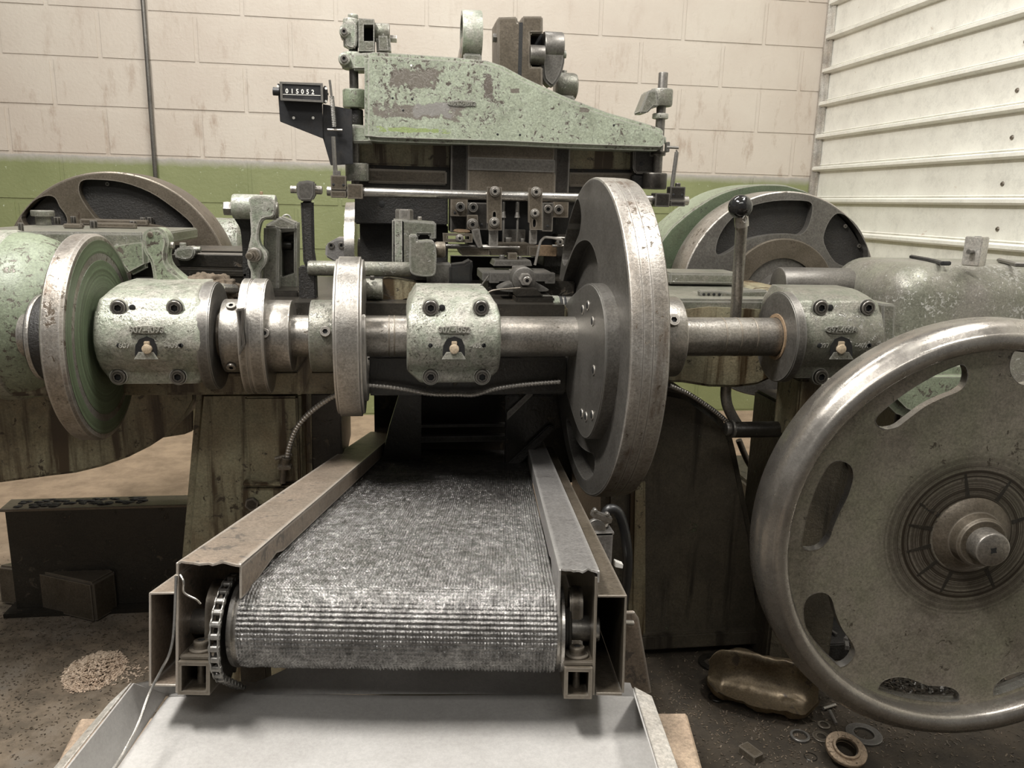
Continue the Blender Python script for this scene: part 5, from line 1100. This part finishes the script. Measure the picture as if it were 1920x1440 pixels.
p_ = atZ(82, 420, zt2+.002); m = MB(); m.cyl(p_.x, p_.y, 13*mpp(82, 415, p_.y), zt2, zt2+.022, XY); m.cyl(p_.x, p_.y, 20*mpp(82, 415, p_.y), zt2+.020, zt2+.034, XY, 36, .002); m.out('bolt', 'greygreen', bb).name = 'bolt_head'
lk_ = thing('link_bars', 'row of flat oily link bars bolted on the left table', 'link')
def onT(px, py): return atZ(px, py, zt2)
m = MB(); 
for (x0, x1, py, h, wd) in ((118, 160, 428, .010, .02), (168, 268, 427, .012, .018), (150, 300, 421, .014, .02)):
    a, b_ = onT(x0, py), onT(x1, py); m.box(a.x, b_.x, a.y, a.y+wd, zt2+.0, zt2+h, .002)
m.out('bars', 'brownst', lk_)
for px_, py_, r_ in ((108, 416, 6), (138, 414, 5), (176, 424, 7), (250, 424, 7), (268, 416, 5), (282, 415, 6), (40, 430, 5)):
    q = onT(px_, py_+4); m = MB(); m.cyl(q.x, q.y, r_*mpp(px_, py_, q.y), zt2-.001, zt2+.017, XY, 6, .0008); m.out('bolt', 'blackmid', lk_)
gs = thing('guide_rail', 'dark oily guide rail with a small bright clamp on it behind the left bearing', 'rail')
m = MB(); m.pl([(316, 478), (460, 480), (460, 503), (318, 500)], 1.74, .05, .002); m.out('rail', 'oilblack', gs)
q = at(400, 479, 1.76); m = MB(); m.box(at(330, 479, 1.745).x, at(462, 479, 1.745).x, 1.745, 1.80, at(400, 479, 1.745).z-.002, at(400, 479, 1.745).z+.002, .001); m.out('rail_top', 'iron', gs)
m = MB(); m.pl([(318, 505), (465, 510), (465, 522), (318, 520)], 1.70, .04, .004); m.out('lower_rail', 'oilblack', gs)
m = MB(); m.pl(chaikin([(325, 467), (340, 463), (362, 462), (366, 470), (362, 486), (345, 490), (326, 484)], 1), 1.72, .035, .004); m.cz(343, 455, 465, 6, 1.735); m.cx(360, 376, 468, 6, 1.735); m.out('clamp', 'greygreen', gs)
m = MB(); m.pb(250, 520, 290, 522, 1.80, .01, 0); m.out('thin_bar', 'iron', gs)
rg = thing('oily_rag', 'crumpled brown oily rag stuffed behind the cam collars', 'rag')
b = bmesh.new(); bmesh.ops.create_icosphere(b, subdivisions=5, radius=1); q = at(392, 545, 1.62)
from mathutils import noise as mn
for v in b.verts:
    n_ = v.co.normalized(); d_ = 1+.34*abs(mn.noise(n_*2.3))+.22*abs(mn.noise(n_*5+Vector((3, 1, 2))))-.35*max(0, mn.noise(n_*3.1+Vector((7, 7, 7))))
    v.co = Vector((n_.x*.052*d_, n_.y*.035*d_, n_.z*.030*d_))+q
m = MB(); m._merge(b); m.out('cloth', 'rag', rg, 80)
kn = tag(MB().ptube([(415, 540, 1.57), (425, 541, 1.58), (440, 542, 1.60)], 9, 1, 20).out('dome_pin', 'bright'), 'small bright dome ended pin beside the cam collars', 'pin')

# ================================================================== ARMOURED HOSES
def hose(pts, rp, name, lab, mat='blackmid'):
    P_ = [Vector(at(*q)) for q in pts]; P_ = [Vector(p) for p in smooth([tuple(p) for p in P_], 10, False)]
    r = rp*mpp(*pts[len(pts)//2]); L = [0]
    for a, b_ in zip(P_, P_[1:]): L.append(L[-1]+(b_-a).length)
    n_ = int(L[-1]/.0011); out = []; j = 0
    for i in range(n_):
        s_ = L[-1]*i/(n_-1)
        while j < len(L)-2 and L[j+1] < s_: j += 1
        out.append(tuple(P_[j].lerp(P_[j+1], (s_-L[j])/max(1e-9, L[j+1]-L[j]))))
    m = MB(); rr = lambda t: r*(.84+.16*(1 if (t*L[-1]/.0066) % 1 < .6 else 0)); m.tube(out, rr, 10, 1)
    return tag(m.out(name, mat, None, 25), lab, 'hose')
hose([(640, 735, 1.53), (610, 752, 1.54), (580, 775, 1.55), (558, 800, 1.56), (545, 830, 1.57), (538, 860, 1.575)], 5.5, 'armoured_hose', 'armoured metal hose curving down the left pedestal', 'steel')
hose([(686, 722, 1.53), (730, 726, 1.53), (770, 732, 1.53), (810, 739, 1.53), (860, 740, 1.53), (890, 740, 1.53), (930, 729, 1.535), (985, 721, 1.54), (1050, 716, 1.54)], 4.5, 'armoured_hose', 'armoured metal hose slung under the middle bearing', 'steel')
hose([(1255, 723, 1.60), (1290, 738, 1.61), (1320, 757, 1.62), (1345, 775, 1.63), (1368, 795, 1.64)], 4.5, 'armoured_hose', 'armoured metal hose running from the flywheel to the lever pivot', 'steel')
hf = thing('hose_fitting', 'oily hose coupling on the left pedestal at the end of the armoured hose', 'fitting')
m = MB(); m.ptube([(537, 858, 1.575), (533, 876, 1.575)], 9, 1, 14); m.ptube([(532, 876, 1.575), (530, 905, 1.575)], 6, 1, 12); m.ptube([(516, 860, 1.58), (548, 852, 1.58)], 4, 1, 8); m.pb(520, 874, 545, 882, 1.565, .02, .002); m.out('coupling', 'brownst', hf)

# ================================================================== UNDER THE RIGHT SIDE
fp = thing('floor_pipe', 'dark bent pipe and scrap strips lying behind the lever pivot', 'pipe')
m = MB(); m.ptube([(1385, 825, 1.90), (1405, 870, 1.90), (1430, 892, 1.90), (1460, 890, 1.90)], 6, 4, 12); m.out('pipe', 'brownst', fp)
m = MB(); m.pl([(1408, 862), (1420, 858), (1450, 873), (1440, 878)], 1.95, .005, .001); m.out('strip', 'steel', fp)
m = MB(); q0, q1 = atZ(1400, 905, .30), atZ(1600, 905, .30); m.box(q0.x, q1.x, 2.0, 2.3, 0, .30, .01); m.out('rear_block', 'pedoil', fp).name = 'rear_block'
sx_ = thing('scrap_box', 'dark open scrap tray with small bolts seen through the wheel hole', 'tray')
a, b_ = atZ(1500, 1215, .04), atZ(1615, 1215, .04)
m = MB(); m.box(a.x, b_.x+.06, a.y, a.y+.22, 0, .045, .003); m.out('tray', 'castdark', sx_)
for px_, py_ in ((1530, 1182), (1562, 1184), (1535, 1192), (1588, 1195), (1588, 1208)):
    q = atZ(px_, py_, .052); m = MB(); rbox(m, q.x, q.y, .0455, .008, .024, .008, random.uniform(0, 3), .001); m.out('loose_bolt', 'iron', sx_)

# ================================================================== FLOOR THINGS
ib = thing('steel_beam', 'black oily steel beam lying across the floor at left', 'beam')
zf_ = .30; e0, e1 = at(0, 955, 2.0), at(420, 955, 2.0); ztop = e0.z
m = MB(); yb0 = 2.0
b = bmesh.new(); yb1 = atZ(180, 932, ztop).y
fe0, fe1 = at(-2, 957, 2.0), at(420, 955, 2.0); be0 = atZ(28, 930, ztop); be1 = Vector((fe1.x, yb1, ztop))
pt = [Vector((fe0.x, 2.0, ztop)), Vector((fe1.x, 2.0, ztop)), Vector((fe1.x, yb1, ztop)), Vector((be0.x, yb1, ztop))]
slab(pt, .008, 'top_flange', 'brownst', ib, .0015)
m = MB(); x0_ = at(14, 1000, 2.03).x; m.box(x0_, fe1.x, 2.03, 2.045, .012, ztop-.0075, .001); m.out('web', 'oilblack', ib)
m = MB(); m.box(x0_-.02, fe1.x, 2.0, yb1, 0, .012, .001); m.out('bottom_flange', 'oilblack', ib)
gk = random.Random(3); m = MB()
for _ in range(70):
    x = gk.uniform(fe0.x+.03, fe1.x-.2); y = gk.uniform(2.01, yb1-.01); r = gk.uniform(.003, .010); bb_ = bmesh.new(); bmesh.ops.create_icosphere(bb_, subdivisions=1, radius=r)
    for v in bb_.verts: v.co = Vector((v.co.x*1.5+x, v.co.y+y, v.co.z*.5+ztop))
    m._merge(bb_)
o = m.out('grease_lumps', 'castdark', ib, 60); o['kind'] = 'stuff'
wbk = thing('wedge_block', 'dark rounded end beam block lying on the floor under the black beam', 'block')
A_ = [atZ(12, 1062, .11), atZ(40, 1050, .11), atZ(190, 1058, .11), atZ(215, 1074, .11), atZ(175, 1092, .11)]
poly = [(p.x, p.y) for p in (atZ(-10, 1060, .11), atZ(60, 1045, .11), atZ(195, 1058, .11), atZ(216, 1070, .11), atZ(172, 1094, .11), atZ(42, 1066, .11))]
m = MB(); m.prism(poly, 0, .11, XY, .006); m.out('block', 'brownst', wbk)
o = thing('grey_sheet', 'plain tan floor board edge left of the black beam', 'board') if 0 else None
# pale chips
def flakes(name, lab, cat, cxy, sx_, sy_, n, mat, hgt=.02, big=.004, seed=1, cluster=True):
    g = np.random.default_rng(seed); P_ = g.normal(size=(n, 2))*np.array([sx_, sy_]) if not cluster else (lambda r, a: np.stack([r*np.cos(a)*sx_, r*np.sin(a)*sy_], 1))(np.sqrt(g.random(n))*(1+.25*g.random(n)), g.random(n)*2*PI)
    V = []; Fc = []
    for i in range(n):
        x, y = P_[i]; k = max(0, 1-(x/sx_)**2-(y/sy_)**2) if cluster else 0; z = .0015+hgt*k*g.random()**.5
        a = g.random()*PI; l = big*(.4+g.random()); w_ = l*.45; t = g.normal()*.4; c_, s_ = math.cos(a), math.sin(a)
        b0 = len(V)
        for u, v, dz in ((-l, -w_, -t*l), (l, -w_, t*l), (l, w_, t*l), (-l, w_, -t*l)):
            V.append((cxy[0]+x+u*c_-v*s_, cxy[1]+y+u*s_+v*c_, max(.0006, z+dz)))
        for u, v, dz in ((-l, -w_, -t*l), (l, -w_, t*l), (l, w_, t*l), (-l, w_, -t*l)):
            V.append((cxy[0]+x+u*c_-v*s_, cxy[1]+y+u*s_+v*c_, max(.0003, z+dz-.0006)))
        Fc += [(b0, b0+1, b0+2, b0+3), (b0+7, b0+6, b0+5, b0+4)]+[(b0+q, b0+4+q, b0+4+(q+1) % 4, b0+(q+1) % 4) for q in range(4)]
    me = bpy.data.meshes.new(name); me.from_pydata(V, [], Fc); me.materials.append(M[mat] if isinstance(mat, str) else mat)
    o = bpy.data.objects.new(name, me); COL.objects.link(o); return tag(o, lab, cat, None, 'stuff')
grit = mk('floor_grit', (.16, .12, .08), (.04, .032, .024), rough=.7, bump=0, msc=160)
saw = mk('pale_shavings', (.62, .50, .38), (.45, .34, .25), rough=.6, bump=0)
c = atZ(178, 1258, 0); flakes('shavings_pile', 'small pale heap of metal or wood shavings on the dark floor at left', 'shavings', (c.x, c.y), .055, .070, 3200, saw, .022, .0032, 2)
c = atZ(245, 1262, 0); flakes('loose_shavings', 'sprinkle of pale shavings trailing from the small heap', 'shavings', (c.x, c.y), .05, .025, 160, saw, 0, .003, 3, False)
c = atZ(150, 1250, 0); flakes('floor_debris', 'brown grit and metal chips scattered over the floor at left', 'debris', (c.x, c.y), .35, .32, 6000, grit, 0, .0022, 4, False)
c = atZ(1420, 1330, 0); flakes('floor_debris', 'brown grit and metal chips scattered over the floor at lower right', 'debris', (c.x, c.y), .35, .22, 6000, grit, 0, .0022, 5, False)
c = atZ(1725, 1285, 0); flakes('dark_chips', 'dark metal chips heaped on the floor behind the big front wheel', 'debris', (c.x, c.y), .19, .11, 2600, 'oilblack', .045, .005, 6, True)
# tin scoop: bent sheet trough
from mathutils import noise as mn
sc_ = thing('tin_scoop', 'bent yellowed tin scoop lying open on the dark floor', 'scoop')
c = atZ(1428, 1290, .03); b = bmesh.new(); G = []; NB = 40
CS = smooth([(-1.35, .62), (-1.2, .40), (-.95, .18), (-.55, .03), (0, 0), (.45, .10), (.78, .42), (.92, .85), (.98, 1.12), (1.1, 1.22), (1.32, 1.12), (1.5, .86)], 3, False)
for j_ in range(NB+1):
    t_ = j_/NB; row = []
    wd = .052*(math.sqrt(max(.03, 1-((.30-t_)/.30)**2)) if t_ < .30 else (1 if t_ < .80 else 1-(t_-.80)*2.2)); lift = .030*max(0, (t_-.90)/.10)**1.3 + .02*max(0, (.12-t_)/.12)
    for (y_, z_) in CS:
        p_ = Vector(((t_-.5)*.235, y_*wd, z_*.058*(.55+.45*min(1, wd/.05))+lift))
        n_ = mn.noise(p_*22)*.006+mn.noise(p_*60)*.0025; p_ += Vector((n_*.6, n_, abs(n_)*.5 if z_ < .05 else n_)); row.append(b.verts.new(p_))
    G.append(row)
for p, q in zip(G, G[1:]):
    for i in range(len(CS)-1): b.faces.new((p[i], p[i+1], q[i+1], q[i]))
bmesh.ops.solidify(b, geom=b.faces[:], thickness=.0012)
Mx = Matrix.Translation(Vector((c.x, c.y, .0))) @ Matrix.Rotation(-.50, 4, 'Z') @ Matrix.Rotation(.12, 4, 'X')
bmesh.ops.transform(b, matrix=Mx, verts=b.verts[:]); mz = min(v.co.z for v in b.verts)
bmesh.ops.translate(b, vec=Vector((0, 0, .001-mz)), verts=b.verts[:])
m = MB(); m._merge(b); m.out('shell', 'scoop', sc_, 60)
def ring(px, py, r1, r2, h, name, lab, mat, z=0, tilt=0, group=None, sup=None):
    q = atZ(px, py, z+h); m = MB(); m.lathe([(0, r2), (0, r1-.001), (.001, r1), (h-.001, r1), (h, r1-.001), (h, r2), (0, r2)], 0, 0, XY, 44, cap=False)
    o = m.out(name, mat); o.matrix_world = Matrix.Translation(Vector((q.x, q.y, z))) @ Matrix.Rotation(tilt, 4, 'X'); o.data.transform(o.matrix_world); o.matrix_world = Matrix.Identity(4)
    return tag(o, lab, 'ring' if r2 > r1*.55 else 'washer', group)
fb = thing('flanged_bushing', 'pitted rusty flanged bushing lying on the floor below the big front wheel', 'bushing')
pit = mk('pitted_flange', (.46, .35, .24), (.34, .25, .17), (.10, .075, .055), .56, 190, .45, .2, .3, .5, .7, 120)
q = atZ(1583, 1398, .03); m = MB(); m.lathe([(.022, .0205), (.022, .0385), (.024, .0395), (.029, .0395), (.030, .0385), (.030, .027), (.034, .026), (.034, .0215), (.030, .0205)], 0, 0, XY, 60, cap=False)
T_ = Matrix.Translation(Vector((q.x, q.y, .002))) @ Matrix.Rotation(.28, 4, 'X'); bmesh.ops.transform(m.bm, matrix=T_, verts=m.bm.verts[:]); m.out('flange', pit, fb)
m = MB(); m.lathe([(0, .021), (0, .026), (.022, .027), (.022, .0205), (0, .021)], 0, 0, XY, 48, cap=False); bmesh.ops.transform(m.bm, matrix=T_, verts=m.bm.verts[:]); bmesh.ops.translate(m.bm, vec=Vector((0, 0, .006)), verts=m.bm.verts[:]); m.out('sleeve', 'brownst', fb)
ring(1620, 1375, .036, .020, .005, 'large_washer', 'grey oily washer under the flanged bushing at its right', 'iron')
ring(1545, 1358, .013, .009, .004, 'ring', 'small bright ring left of the flanged bushing', 'brownst')
ring(1540, 1380, .018, .009, .003, 'washer', 'dull washer touching the left of the flanged bushing', 'brownst')
ring(1500, 1378, .020, .015, .006, 'ring', 'dark ring lying in front of the scoop tip', 'iron')
ring(1338, 1240, .036, .022, .006, 'large_washer', 'black oily washer behind the scoop', 'oilblack')
ring(1344, 1305, .019, .015, .005, 'ring', 'dark ring lying left of the scoop', 'oilblack')
ring(1266, 1203, .008, .004, .006, 'nut_ring', 'tiny dark ring near the foot of the dark pedestal', 'brownst')
ring(1520, 1418, .013, .0115, .002, 'ring', 'thin dark ring on the floor between small block and flanged bushing', 'oilblack')
lb = thing('steel_block', 'small rectangular steel block lying on the floor at bottom right', 'block')
q = atZ(1408, 1405, .018); m = MB(); rbox(m, q.x, q.y, .0005, .026, .042, .018, .42, .0012); m.out('block', 'brownst', lb)
for i, (px_, py_, l_, an) in enumerate(((1555, 1325, .035, .3), (1562, 1345, .045, 1.35))):
    q = atZ(px_, py_, .006); m = MB(); m.tube([q+Vector((-math.cos(an)*l_/2, -math.sin(an)*l_/2, 0)), q+Vector((math.cos(an)*l_/2, math.sin(an)*l_/2, 0))], .0035, 10, 1); tag(m.out('pin', 'steel'), ['short steel pin lying under the rim of the big wheel', 'longer steel pin pointing away, above the small bright ring'][i], 'pin')

# ================================================================== place every thing's origin at its own base
bpy.context.view_layer.update()
def kids(o):
    for c in o.children:
        yield c; yield from kids(c)
for o in [o for o in SC.objects if o.parent is None and o.type in ('MESH', 'EMPTY') and o.get('kind') != 'structure']:
    pts = [q.matrix_world @ Vector(c) for q in [o]+list(kids(o)) if q.type == 'MESH' for c in q.bound_box]
    if not pts: continue
    L = Vector(((min(p.x for p in pts)+max(p.x for p in pts))/2, (min(p.y for p in pts)+max(p.y for p in pts))/2, min(p.z for p in pts)))
    if o.type == 'MESH': o.data.transform(Matrix.Translation(-L))
    for c in o.children: c.location = c.location-L
    o.location = L
